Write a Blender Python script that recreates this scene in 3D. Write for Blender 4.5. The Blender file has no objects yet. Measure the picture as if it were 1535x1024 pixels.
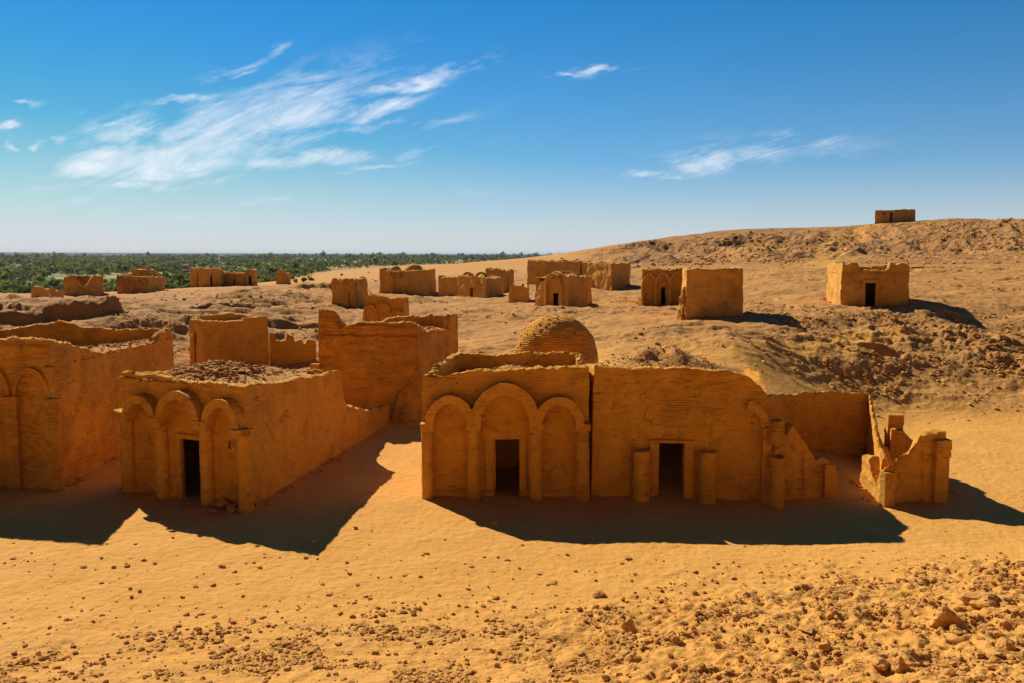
import bpy, math, random
import numpy as np
from mathutils import Vector
random.seed(7)
sc = bpy.context.scene
R = math.radians
HAZE = .000032

# ------------------------------------------------------------------ camera
PITCH, F, CH = R(5.63), 1329.0, 8.65          # focal length in photo pixels, eye height
cam = bpy.data.cameras.new('camera'); cam.sensor_width = 36; cam.lens = 36*F/1535.0
cam.clip_start = .1; cam.clip_end = 60000
co = bpy.data.objects.new('camera', cam); sc.collection.objects.link(co)
co.location = (0, 0, CH); co.rotation_euler = (R(90)-PITCH, 0, 0); sc.camera = co

# ------------------------------------------------------------------ sun, exposure
SUN_EL, SUN_AZ = R(36.2), math.atan2(-.595, .804)    # azimuth from +Y towards +X
sd = Vector((math.sin(SUN_AZ)*math.cos(SUN_EL), math.cos(SUN_AZ)*math.cos(SUN_EL), math.sin(SUN_EL)))
sun = bpy.data.lights.new('sun', 'SUN'); sun.energy = 5.0; sun.angle = R(.5); sun.color = (1, .90, .74)
so = bpy.data.objects.new('sun', sun); sc.collection.objects.link(so)
so.rotation_euler = sd.to_track_quat('Z', 'Y').to_euler()
sc.view_settings.view_transform = 'Standard'; sc.view_settings.look = 'None'
sc.view_settings.exposure = EXPO = .34; sc.view_settings.gamma = 1

# ------------------------------------------------------------------ world
w = bpy.data.worlds.new('World'); sc.world = w; w.use_nodes = True
nt = w.node_tree; N = nt.nodes; LK = nt.links; N.clear()
def wn(t, **k):
    n = N.new(t)
    for a, b in k.items(): setattr(n, a, b)
    return n
def wm(op, a, b=None, c=None, clamp=False):
    n = wn('ShaderNodeMath', operation=op); n.use_clamp = clamp
    for i, x in enumerate((a, b, c)):
        if x is None: continue
        if isinstance(x, (int, float)): n.inputs[i].default_value = x
        else: LK.new(x, n.inputs[i])
    return n.outputs[0]
sky = wn('ShaderNodeTexSky', sky_type='NISHITA'); sky.sun_disc = False
sky.sun_elevation = SUN_EL; sky.sun_rotation = SUN_AZ; sky.altitude = 100; sky.air_density = 1.0; sky.dust_density = .05; sky.ozone_density = 2.0
tc = wn('ShaderNodeTexCoord'); sp = wn('ShaderNodeSeparateXYZ'); LK.new(tc.outputs['Generated'], sp.inputs[0])
ypos = wm('MAXIMUM', sp.outputs[1], .02)
U = wm('DIVIDE', sp.outputs[0], ypos); V = wm('DIVIDE', sp.outputs[2], ypos)
_wc = wn('ShaderNodeCombineXYZ'); LK.new(U, _wc.inputs[0]); LK.new(wm('MULTIPLY', V, 2.2), _wc.inputs[1])
_wn = wn('ShaderNodeTexNoise'); LK.new(_wc.outputs[0], _wn.inputs['Vector']); _wn.inputs['Scale'].default_value = 9; _wn.inputs['Detail'].default_value = 7; _wn.inputs['Roughness'].default_value = .62
_ws = wn('ShaderNodeSeparateColor'); LK.new(_wn.outputs['Color'], _ws.inputs[0])
U2 = wm('ADD', U, wm('MULTIPLY', wm('SUBTRACT', _ws.outputs[0], .5), .11)); V2 = wm('ADD', V, wm('MULTIPLY', wm('SUBTRACT', _ws.outputs[1], .5), .05))
def rotn(ang, cu, cv):
    du = wm('SUBTRACT', U2 if cu else U, cu); dv = wm('SUBTRACT', V2 if cu else V, cv)
    c, s = math.cos(ang), math.sin(ang)
    a = wm('ADD', wm('MULTIPLY', du, c), wm('MULTIPLY', dv, s))
    b = wm('SUBTRACT', wm('MULTIPLY', dv, c), wm('MULTIPLY', du, s))
    return a, b
def blob(u, v, lu, lv, ang, wgt):
    """soft elongated patch of sky (directions given as tangents of azimuth and height)"""
    a, b = rotn(ang, u, v)
    r = wm('ADD', wm('POWER', wm('ABSOLUTE', wm('DIVIDE', a, lu)), 2.0), wm('POWER', wm('ABSOLUTE', wm('DIVIDE', b, lv)), 2.0))
    return wm('MULTIPLY', wm('EXPONENT', wm('MULTIPLY', r, -1.0)), wgt)
def streak_noise(ang, su, sv, sc_, det, dist, off):
    a, b = rotn(ang, 0, 0)
    cb = wn('ShaderNodeCombineXYZ'); LK.new(wm('MULTIPLY', a, su), cb.inputs[0]); LK.new(wm('MULTIPLY', b, sv), cb.inputs[1]); cb.inputs[2].default_value = off
    n = wn('ShaderNodeTexNoise'); n.inputs['Scale'].default_value = sc_; n.inputs['Detail'].default_value = det
    n.inputs['Roughness'].default_value = .62; n.inputs['Distortion'].default_value = dist
    LK.new(cb.outputs[0], n.inputs['Vector']); return n.outputs[0]
def tn(u, v):   # photo direction -> (U, V)
    a = (u-767.5)/F; b = (512-v)/F; y = math.cos(PITCH)+b*math.sin(PITCH)
    return a/y, (-math.sin(PITCH)+b*math.cos(PITCH))/y
CL = [ # u, v, half length px, half width px, tilt deg, weight
 (230,240,160,32,5,1.1),(320,205,170,50,20,1.0),(430,165,160,44,20,.82),(180,195,60,30,12,.85),(470,235,130,15,5,.95),(250,262,180,12,3,.7),(400,215,150,20,16,.7),(180,262,90,14,0,.9),
 (560,165,90,12,14,.85),(620,125,100,9,13,.85),(480,120,50,16,30,.6),(380,110,36,9,22,.6),(270,152,45,9,6,.95),(560,250,75,6,8,.7),(140,252,70,22,4,1.0),
 (890,108,45,8,10,.9),(840,118,22,4,6,.7),(1060,240,70,26,6,.68),(1150,226,75,22,10,.62),(960,258,70,10,3,.72),(1240,222,60,18,6,.52),(1010,262,60,6,2,.7),
 (35,148,30,6,5,1.0),(10,182,26,6,0,.9),(40,215,14,6,25,.9),(5,208,12,12,60,.9),(90,208,20,9,10,.6),(420,75,32,12,15,.5),(540,235,150,9,6,.6),(600,185,110,9,10,.65),(660,110,90,9,14,.6),(350,105,60,9,18,.45),(230,275,160,7,2,.8),(410,305,60,7,2,.5),(140,303,60,10,0,.5),(600,215,50,8,10,.4),
 (260,320,90,8,4,.4),(720,290,90,9,2,.25)]
tot = None
for (u, v, l, wd, an, wg) in CL:
    uu, vv = tn(u, v); o = blob(uu, vv, l/F, wd/F, R(an), wg)
    tot = o if tot is None else wm('MAXIMUM', tot, o)
n1 = streak_noise(R(16), 3.0, 11.0, 3.0, 12, 1.2, 3.1)
n2 = streak_noise(R(22), 6.0, 34.0, 3.2, 12, 1.8, 9.4)
nn = wm('ADD', wm('MULTIPLY', n1, .74), wm('MULTIPLY', n2, .26))
den = wm('MULTIPLY', wm('SUBTRACT', wm('ADD', wm('MULTIPLY', nn, 3.6), wm('MULTIPLY', tot, .85)), 1.92), .90, clamp=True)
den = wm('MULTIPLY', wm('MULTIPLY', den, wm('MINIMUM', wm('MULTIPLY', tot, 1.5), 1.0)), .85, clamp=True)
cap = wn('ShaderNodeMix', data_type='RGBA', blend_type='DARKEN'); cap.inputs[0].default_value = 1     # tame the glare round the sun
LK.new(sky.outputs[0], cap.inputs[6]); cap.inputs[7].default_value = (21, 11.5, 8.5, 1)
tin = wn('ShaderNodeMix', data_type='RGBA', blend_type='MULTIPLY'); tin.inputs[0].default_value = 1
LK.new(cap.outputs[2], tin.inputs[6]); tin.inputs[7].default_value = (.80, .93, 1.25, 1)
hs = wn('ShaderNodeHueSaturation'); hs.inputs['Saturation'].default_value = 1.68; hs.inputs['Hue'].default_value = .486; LK.new(tin.outputs[2], hs.inputs['Color'])
hz = wn('ShaderNodeMix', data_type='RGBA'); LK.new(wm('MULTIPLY', wm('EXPONENT', wm('MULTIPLY', wm('MAXIMUM', sp.outputs[2], 0.0), -11.0)), .80), hz.inputs[0])
LK.new(hs.outputs[0], hz.inputs[6]); hz.inputs[7].default_value = (9.8, 10.2, 11.2, 1)   # pale dusty horizon
mx = wn('ShaderNodeMix', data_type='RGBA'); LK.new(den, mx.inputs[0]); LK.new(hz.outputs[2], mx.inputs[6]); mx.inputs[7].default_value = (13.5, 14, 15, 1)
dk = wn('ShaderNodeMapRange'); dk.interpolation_type = 'SMOOTHSTEP'; LK.new(sp.outputs[1], dk.inputs[0])      # unseen sky behind the camera dimmed on purpose, cuts blue fill in shade
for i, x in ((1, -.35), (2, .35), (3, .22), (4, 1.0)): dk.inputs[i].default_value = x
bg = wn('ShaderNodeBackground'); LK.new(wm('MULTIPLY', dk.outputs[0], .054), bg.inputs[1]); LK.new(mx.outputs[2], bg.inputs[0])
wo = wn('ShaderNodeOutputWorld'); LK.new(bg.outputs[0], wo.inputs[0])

# ------------------------------------------------------------------ helpers
ST, CT = math.sin(PITCH), math.cos(PITCH)
def zv(v, Y):
    b = (512-v)/F
    return CH + Y*(-ST+b*CT)/(CT+b*ST)
def xu(u, v, Y):
    b = (512-v)/F
    return Y*((u-767.5)/F)/(CT+b*ST)
def at(u, v, Y): return (xu(u, v, Y), Y, zv(v, Y))
def atz(u, v, z):
    b = (512-v)/F; Y = (z-CH)/((-ST+b*CT)/(CT+b*ST)); return (xu(u, v, Y), Y, z)

def _h(i, seed):
    i = i.astype(np.uint32); i = i*np.uint32(747796405)+np.uint32((seed*2891336453) & 0xffffffff)
    i = ((i >> ((i >> np.uint32(28))+np.uint32(4))) ^ i)*np.uint32(277803737)
    return (((i >> np.uint32(22)) ^ i) & np.uint32(0xffffff)).astype(np.float32)/np.float32(0xffffff)
def noise3(x, y, z, seed=0):
    """value-gradient noise, about -1..1"""
    x = np.asarray(x, np.float64); y = np.asarray(y, np.float64); z = np.asarray(z, np.float64)
    xi = np.floor(x); yi = np.floor(y); zi = np.floor(z)
    fx = (x-xi); fy = (y-yi); fz = (z-zi)
    ux = fx*fx*fx*(fx*(fx*6-15)+10); uy = fy*fy*fy*(fy*(fy*6-15)+10); uz = fz*fz*fz*(fz*(fz*6-15)+10)
    xi = xi.astype(np.int64); yi = yi.astype(np.int64); zi = zi.astype(np.int64)
    def g(a, b, c):
        k = ((xi+a)*73856093) ^ ((yi+b)*19349663) ^ ((zi+c)*83492791)
        k = (k & 0xffffffff)
        return (_h(k, seed)*2-1)*(fx-a) + (_h(k, seed+11)*2-1)*(fy-b) + (_h(k, seed+23)*2-1)*(fz-c)
    def lp(a, b, t): return a+(b-a)*t
    r = lp(lp(lp(g(0,0,0), g(1,0,0), ux), lp(g(0,1,0), g(1,1,0), ux), uy),
           lp(lp(g(0,0,1), g(1,0,1), ux), lp(g(0,1,1), g(1,1,1), ux), uy), uz)
    return r*1.6
def noise2(x, y, seed=0):
    x = np.asarray(x, np.float64); y = np.asarray(y, np.float64)
    xi = np.floor(x); yi = np.floor(y); fx = x-xi; fy = y-yi
    ux = fx*fx*fx*(fx*(fx*6-15)+10); uy = fy*fy*fy*(fy*(fy*6-15)+10)
    xi = xi.astype(np.int64); yi = yi.astype(np.int64)
    def g(a, b):
        k = (((xi+a)*73856093) ^ ((yi+b)*19349663)) & 0xffffffff
        an = _h(k, seed)*6.2831853
        return np.cos(an)*(fx-a)+np.sin(an)*(fy-b)
    return ((g(0,0)*(1-ux)+g(1,0)*ux)*(1-uy)+(g(0,1)*(1-ux)+g(1,1)*ux)*uy)*1.5
def fbm2(x, y, oc=4, seed=0, gain=.5):
    t = 0; a = 1.0; f = 1.0
    for i in range(oc): t = t+a*noise2(x*f+i*17.3, y*f-i*9.1, seed+i); a *= gain; f *= 2.03
    return t
def ridge2(x, y, oc=4, seed=0, gain=.55):
    t = 0; a = 1.0; f = 1.0
    for i in range(oc): t = t+a*(1-2*np.abs(noise2(x*f+i*31.3, y*f+i*5.7, seed+i))); a *= gain; f *= 2.07
    return t*.6
def sstep(a, b, x):
    t = np.clip((x-a)/(b-a), 0, 1); return t*t*(3-2*t)

def tag(o, label=None, cat=None, group=None, kind=None):
    if label: o['label'] = label
    if cat: o['category'] = cat
    if group: o['group'] = group
    if kind: o['kind'] = kind
    return o
def mesh(name, V_, F_, mat, smooth=True, angle=40):
    me = bpy.data.meshes.new(name)
    V_ = np.asarray(V_, np.float32).reshape(-1, 3)
    if isinstance(F_, np.ndarray) and F_.ndim == 2:
        k = F_.shape[1]; n = len(F_)
        me.vertices.add(len(V_)); me.vertices.foreach_set('co', V_.ravel())
        me.loops.add(n*k); me.loops.foreach_set('vertex_index', F_.astype(np.int32).ravel())
        me.polygons.add(n); me.polygons.foreach_set('loop_start', np.arange(0, n*k, k, dtype=np.int32))
        try: me.polygons.foreach_set('loop_total', np.full(n, k, np.int32))
        except Exception: pass
        me.update(calc_edges=True)
    else:
        me.from_pydata([tuple(map(float, v)) for v in V_], [], [tuple(int(i) for i in f) for f in F_]); me.update()
    me.validate()
    me.polygons.foreach_set('use_smooth', [smooth]*len(me.polygons))
    if smooth and angle: me.set_sharp_from_angle(angle=R(angle))
    if mat: me.materials.append(mat)
    return me
def obj(name, V_, F_, mat, parent=None, smooth=True, angle=40, loc=None):
    V_ = np.asarray(V_, np.float64).reshape(-1, 3)
    org = np.zeros(3)
    if parent is not None: org = np.array(parent['_org'][:])
    if loc is not None: org = np.array(loc, float)
    o = bpy.data.objects.new(name, mesh(name, V_-org, F_, mat, smooth, angle)); sc.collection.objects.link(o)
    if parent is not None: o.parent = parent; o['_org'] = [float(a) for a in org]
    else:
        if loc is not None: o.location = loc
        o['_org'] = [float(a) for a in org]
    return o
def root(name, loc, label, cat, group=None):
    o = bpy.data.objects.new(name, None); sc.collection.objects.link(o); o.location = loc
    o.empty_display_size = .3; o['_org'] = [float(a) for a in loc]
    return tag(o, label, cat, group)

class MB:
    def __init__(s): s.v = []; s.f = []; s.n = 0
    def add(s, v, f):
        v = np.asarray(v, np.float64).reshape(-1, 3); s.v.append(v)
        s.f.extend([tuple(int(i)+s.n for i in q) for q in f]); s.n += len(v)
    def V(s): return np.concatenate(s.v)
def wobble(V_, a1=.03, a2=.012, seed=0, s1=1.1, s2=4.5):
    x, y, z = V_[:, 0], V_[:, 1], V_[:, 2]; o = V_.copy()
    for k in range(3):
        o[:, k] += a1*noise3(x*s1, y*s1, z*s1, seed+k*3)+a2*noise3(x*s2, y*s2, z*s2, seed+40+k*3)
    return o

# ------------------------------------------------------------------ materials
def newmat(name):
    m = bpy.data.materials.new(name); m.use_nodes = True; m.node_tree.nodes.clear(); return m
class G:
    def __init__(s, m): s.t = m.node_tree; s.n = s.t.nodes; s.l = s.t.links
    def new(s, t, **k):
        n = s.n.new(t)
        for a, b in k.items(): setattr(n, a, b)
        return n
    def put(s, sock, x):
        if hasattr(x, 'is_output') or isinstance(x, bpy.types.NodeSocket): s.l.new(x, sock)
        else: sock.default_value = x
    def math(s, op, a, b=0., clamp=False):
        n = s.new('ShaderNodeMath', operation=op); n.use_clamp = clamp; s.put(n.inputs[0], a); s.put(n.inputs[1], b); return n.outputs[0]
    def noise(s, vec, scale, det=4, rough=.55, dist=0.):
        n = s.new('ShaderNodeTexNoise'); s.l.new(vec, n.inputs['Vector']); n.inputs['Scale'].default_value = scale
        n.inputs['Detail'].default_value = det; n.inputs['Roughness'].default_value = rough; n.inputs['Distortion'].default_value = dist; return n.outputs[0]
    def mapv(s, vec, sx, sy, sz):
        n = s.new('ShaderNodeMapping'); s.l.new(vec, n.inputs[0]); n.inputs['Scale'].default_value = (sx, sy, sz); return n.outputs[0]
    def ramp(s, x, a, b):
        n = s.new('ShaderNodeMapRange'); n.clamp = True; s.l.new(x, n.inputs[0]); n.inputs[1].default_value = a; n.inputs[2].default_value = b; return n.outputs[0]
    def mix(s, f, a, b, mode='MIX'):
        n = s.new('ShaderNodeMix', data_type='RGBA', blend_type=mode); s.put(n.inputs[0], f)
        for i, x in ((6, a), (7, b)):
            if isinstance(x, tuple): n.inputs[i].default_value = (*x, 1) if len(x) == 3 else x
            else: s.l.new(x, n.inputs[i])
        return n.outputs[2]
    def bump(s, h, dist, strength=1., nrm=None):
        n = s.new('ShaderNodeBump'); n.inputs['Distance'].default_value = dist; n.inputs['Strength'].default_value = strength
        s.l.new(h, n.inputs['Height'])
        if nrm is not None: s.l.new(nrm, n.inputs['Normal'])
        return n.outputs[0]
    def out(s, col, nrm=None, rough=.95):
        b = s.new('ShaderNodeBsdfPrincipled'); s.put(b.inputs['Base Color'], col if not isinstance(col, tuple) else (*col, 1)); b.inputs['Roughness'].default_value = rough
        b.inputs['Specular IOR Level'].default_value = .12
        if nrm is not None: s.l.new(nrm, b.inputs['Normal'])
        o = s.new('ShaderNodeOutputMaterial'); s.l.new(b.outputs[0], o.inputs[0])
    def pos(s): return s.new('ShaderNodeNewGeometry').outputs['Position']

def mud(name, c1, c2, brick=.5, course=.085):
    """mud plaster over mud brick: blotchy tone, eroded patches that bare the courses, pits and hairline cracks"""
    m = newmat(name); g = G(m); p = g.pos()
    big = g.noise(p, .55, 4, .6); mid = g.noise(p, 2.6, 5, .6, .3); fine = g.noise(p, 22, 4, .6)
    stv = g.mapv(p, 2.2, 2.2, 11.5); streak = g.noise(stv, 1.2, 5, .62, .4)
    # brick field: course lines in z, staggered joints from cell noise
    sx = g.new('ShaderNodeSeparateXYZ'); g.l.new(p, sx.inputs[0])
    wz = g.math('ADD', sx.outputs[2], g.math('MULTIPLY', g.noise(p, .9, 2), .10))
    cz = g.math('FRACT', g.math('DIVIDE', wz, course))
    line = g.ramp(g.math('ABSOLUTE', g.math('SUBTRACT', cz, .5)), .30, .5)
    vo = g.new('ShaderNodeTexVoronoi', feature='F1'); g.l.new(g.mapv(p, 3.6, 3.6, 1/course), vo.inputs['Vector']); vo.inputs['Scale'].default_value = 1.0; vo.inputs['Randomness'].default_value = .8
    sepc = g.new('ShaderNodeSeparateColor'); g.l.new(vo.outputs['Color'], sepc.inputs[0])
    patch = g.ramp(g.math('ADD', g.noise(p, 1.05, 6, .62, .5), g.math('MULTIPLY', g.math('SUBTRACT', streak, .5), .35)), .60-.28*brick, .72-.28*brick)
    pv = g.new('ShaderNodeTexVoronoi', feature='F1'); g.l.new(p, pv.inputs['Vector']); pv.inputs['Scale'].default_value = 3.4
    pit = g.math('MULTIPLY', g.ramp(pv.outputs['Distance'], .16, .05), g.ramp(g.noise(p, 3.1, 2), .56, .66))
    pv2 = g.new('ShaderNodeTexVoronoi', feature='F1'); g.l.new(g.mapv(p, 1, 1, 1.8), pv2.inputs['Vector']); pv2.inputs['Scale'].default_value = 6.5
    pit = g.math('ADD', pit, g.math('MULTIPLY', g.ramp(pv2.outputs['Distance'], .20, .08), g.math('MULTIPLY', g.ramp(g.noise(p, 1.3, 3), .50, .62), .7)), clamp=True)
    cr = g.new('ShaderNodeTexVoronoi', feature='DISTANCE_TO_EDGE'); cr.inputs['Scale'].default_value = .62
    wv = g.new('ShaderNodeVectorMath', operation='ADD'); nzc = g.new('ShaderNodeTexNoise'); g.l.new(p, nzc.inputs['Vector']); nzc.inputs['Scale'].default_value = 1.7; nzc.inputs['Detail'].default_value = 5
    g.l.new(p, wv.inputs[0]); g.l.new(nzc.outputs['Color'], wv.inputs[1]); g.l.new(wv.outputs[0], cr.inputs['Vector'])
    crack = g.math('MULTIPLY', g.ramp(cr.outputs['Distance'], .010, .002), g.math('MULTIPLY', g.ramp(big, .54, .62), .45))
    col = g.mix(g.ramp(big, .32, .68), c1, c2)
    col = g.mix(g.math('MULTIPLY', g.ramp(mid, .35, .75), .45), col, tuple(a*.66 for a in c1))
    col = g.mix(g.math('MULTIPLY', g.ramp(streak, .50, .72), .24), col, tuple(a*.60 for a in c1))
    col = g.mix(g.math('MULTIPLY', g.math('MULTIPLY', sepc.outputs[0], patch), .42), col, tuple(a*1.35 for a in c2))
    col = g.mix(g.math('MULTIPLY', g.math('MULTIPLY', sepc.outputs[1], patch), .35), col, tuple(a*.5 for a in c1))
    col = g.mix(g.math('MULTIPLY', g.math('MULTIPLY', line, g.math('ADD', patch, .15)), .38), col, tuple(a*.42 for a in c1))
    col = g.mix(g.math('MULTIPLY', g.ramp(streak, .60, .66), .45), col, tuple(a*.42 for a in c1))
    col = g.mix(g.math('MULTIPLY', g.ramp(fine, .35, .75), .16), col, tuple(a*.45 for a in c1))
    col = g.mix(g.math('MULTIPLY', pit, .7), col, tuple(a*.25 for a in c1))
    col = g.mix(g.math('MULTIPLY', crack, .6), col, tuple(a*.25 for a in c1))
    h = g.math('ADD', g.math('MULTIPLY', mid, .22), g.math('MULTIPLY', g.math('MULTIPLY', line, g.math('ADD', g.math('MULTIPLY', patch, .8), .10)), -.70))
    h = g.math('ADD', h, g.math('MULTIPLY', g.math('MULTIPLY', sepc.outputs[2], patch), .8))
    h = g.math('ADD', h, g.math('MULTIPLY', streak, .30)); h = g.math('ADD', h, g.math('MULTIPLY', fine, .14))
    h = g.math('ADD', h, g.math('MULTIPLY', g.math('ADD', pit, crack), -1.4))
    g.out(col, g.bump(h, .040, 1.)); return m
OR1, OR2 = (.69, .315, .042), (.81, .40, .060)
M_plaster = mud('mud_plaster', OR1, OR2, .22)
M_brick = mud('mud_brick', (.67, .295, .042), (.79, .38, .060), .5)
M_far = mud('weathered_mud', (.72, .36, .070), (.82, .44, .095), .4)
M_stone = mud('pale_stone', (.62, .28, .044), (.74, .36, .06), .2)
def stone_mat(name, c1, c2, sc_=6):
    m = newmat(name); g = G(m); p = g.pos()
    oi = g.new('ShaderNodeObjectInfo')
    a = g.noise(p, sc_, 5, .62); b = g.noise(p, sc_*.25, 3)
    col = g.mix(g.ramp(a, .3, .7), c1, c2); col = g.mix(g.math('MULTIPLY', g.ramp(b, .4, .7), .5), col, tuple(x*.7 for x in c2))
    g.out(col, g.bump(a, .06, 1.)); return m
M_rub = stone_mat('rubble_clay', (.48, .22, .055), (.62, .31, .09))
M_rock = stone_mat('desert_rock', (.54, .26, .065), (.68, .35, .095), 5)
M_rock2 = stone_mat('hill_rock', (.56, .285, .075), (.70, .375, .10), 2)
M_dark = stone_mat('dark_rock', (.16, .07, .03), (.26, .12, .05), 5)
# ------------------------------------------------------------------ terrain
def _c(*a): return [tuple(p) for p in a]
CT_PTS = [(0,-25,9),(-45,-25,8),(45,-25,9.5),(0,0,6.9),(-16,0,6.3),(16,0,7.4),(0,8,3.1),(-12,8,2.7),(12,8,3.9),(-45,5,2.5),(45,5,5),
  (-60,32,0),(60,30,.5),(-80,60,4),(90,60,4),(-50,15,1),(50,15,3)]
CT_PTS += [atz(*q) for q in ((0,1024,.3),(250,1024,.3),(500,1024,.4),(900,1024,.85),(0,900,0),(250,900,0),(500,900,0),(900,897,.05),(1050,888,.10),
   (-200,800,0),(150,800,0),(400,800,0),(700,800,0),(1000,800,0),(1300,800,0),(1600,800,0),(1900,800,0),
   (-300,745,0),(50,745,0),(250,750,0),(450,765,0),(700,750,0),(900,745,0),(1100,748,0),(1300,748,0),(1450,745,0),(1700,745,0),
   (1450,690,0),(1600,690,0),(1450,650,0),(1600,650,0),(1350,690,.05))]
CT_PTS += [at(*q) for q in ((1535,1024,13.5),(1200,1024,14.5),(1535,935,17.8),(1200,950,17.8),(1535,850,22.3),(1350,862,22.4),(1200,880,22),(1535,835,24.3),(1700,845,21.5),
   (600,640,44),(610,700,35.5),(560,735,31.8),(630,632,45.1),(660,622,46.4),(500,700,35.5),(520,660,40.5),
   (300,555,54),(470,565,50.5),(270,530,56),(275,505,60),(200,520,57),(440,553,56.5),(430,503,65),(450,480,73),(200,482,62),(60,470,70),(60,492,60),(80,457,76),(-150,470,70),
   (730,525,55),(720,500,62),(700,480,70),(900,530,48),(1040,530,48),(950,500,54),(1020,479,60),(1113,479,60),(1192,489,56.5),(1150,510,52),(1085,547,45.5),(1000,568,41),(1100,525,48.5),
   (1330,610,48),(1535,622,46.5),(1450,580,50.5),(1450,540,54),(1450,502,59),(1535,490,63),(1650,490,63),(1300,545,52),(1300,505,57),(1200,562,49),(1200,520,53),
   (1240,458,69),(1360,462,66.5),(1450,488,63),(1535,440,80),(1650,440,80),(1450,405,120),(1535,400,125),(1230,402,125),(1100,402,130),(1200,450,74),(1150,440,80),
   (960,440,95),(950,402,150),(962,457,80),(1030,457,80),(840,459,79.5),(945,433,112),(790,431,118),(610,441,110),(690,447,100),(500,457,86),(550,457,85),(600,470,74),
   (500,413,200),(450,426,150),(600,401,330),(700,396,420),(780,391,500),(350,440,92),(450,441,92),(260,455,84),
   (70,455,120),(20,453,118),(-100,452,120),(125,443,138),(210,439,140),(335,429,170),(425,428,165),(-100,440,135),
   (830,385,300),(900,372,290),(1050,350,280),(1130,343,276),(1290,338,268),(1340,334,265),(1450,328,262),(1535,333,262),(1700,330,262),(1900,335,262),
   (1050,396,175),(900,391,205),(1290,372,210),(1450,372,200),(1700,372,200),(1180,372,225),(1000,372,235))]
def wing(u, Y, z): return (Y*(u-767.5)/F, Y, z)
CT_PTS += [wing(*q) for q in ((-300,250,-9),(0,250,-7),(100,240,-6),(200,250,-5),(335,280,-4),(425,300,-1.5),(-300,450,-12),(0,450,-12),(200,480,-12),(335,560,-12),(425,760,-12),(500,950,-11),
   (600,1250,-11),(700,1300,-10),(800,1400,-9),(-300,1500,-12),(0,1500,-12),(300,1500,-12),(500,2400,-12),(800,2400,-12),(1100,2400,-12),(1500,2400,-12),(-300,2400,-12),(100,2400,-12),
   (830,420,5),(1050,380,7),(1290,360,9),(1535,360,9),(1900,360,9),(900,800,0),(1200,800,-2),(1535,800,-2),(1900,800,-2),(2300,150,9),(2300,90,6),(-600,150,0),(-600,90,3),(2300,260,17),(2300,500,5))]
CP = np.array(CT_PTS, float)
def _tr(x, y):
    r = np.maximum(y+34, 4.0); return (x/(r*1.0))*2.2, np.log(r)*1.75
_ax, _ay = _tr(CP[:, 0], CP[:, 1]); _n = len(CP)
def _k(d2): return np.where(d2 > 1e-12, .5*d2*np.log(np.maximum(d2, 1e-12)), 0)
_A = np.zeros((_n+3, _n+3)); _A[:_n, :_n] = _k((_ax[:, None]-_ax)**2+(_ay[:, None]-_ay)**2)+np.eye(_n)*1e-4
_A[:_n, _n] = 1; _A[:_n, _n+1] = _ax; _A[:_n, _n+2] = _ay; _A[_n:, :_n] = _A[:_n, _n:].T
_W = np.linalg.solve(_A, np.concatenate([CP[:, 2], [0, 0, 0]]))
def tps0(a, b):
    out = _W[_n]+_W[_n+1]*a+_W[_n+2]*b
    for i in range(_n): out = out+_W[i]*_k((a-_ax[i])**2+(b-_ay[i])**2)
    return out
def tps(x, y):
    a, b = _tr(x, y); i = np.clip((a-_ga[0])/(_ga[1]-_ga[0]), 0, len(_ga)-1.001); j = np.clip((b-_gb[0])/(_gb[1]-_gb[0]), 0, len(_gb)-1.001)
    i0 = i.astype(int); j0 = j.astype(int); fi = i-i0; fj = j-j0
    return (_GZ[i0, j0]*(1-fi)+_GZ[i0+1, j0]*fi)*(1-fj)+(_GZ[i0, j0+1]*(1-fi)+_GZ[i0+1, j0+1]*fi)*fj
# u, v, Y, half width, half depth, drop (+ pit, - hump), steepness
FEAT = [(350,464,79,3.6,2.0,1.5),(190,460,80,3.4,1.9,1.7),(120,478,65,3.2,1.8,-.5),(40,477,65,6.5,2.2,-.9),(-60,486,62,5,2,-.9),
 (1320,528,54,1.2,.8,.9),(440,474,70,3.4,.7,-.5),(1395,402,128,7,3,2.2),(490,432,112,5,2,-.7)]
FEATW = [(*at(u, v, Y), a, b, d) for (u, v, Y, a, b, d) in FEAT]
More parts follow.
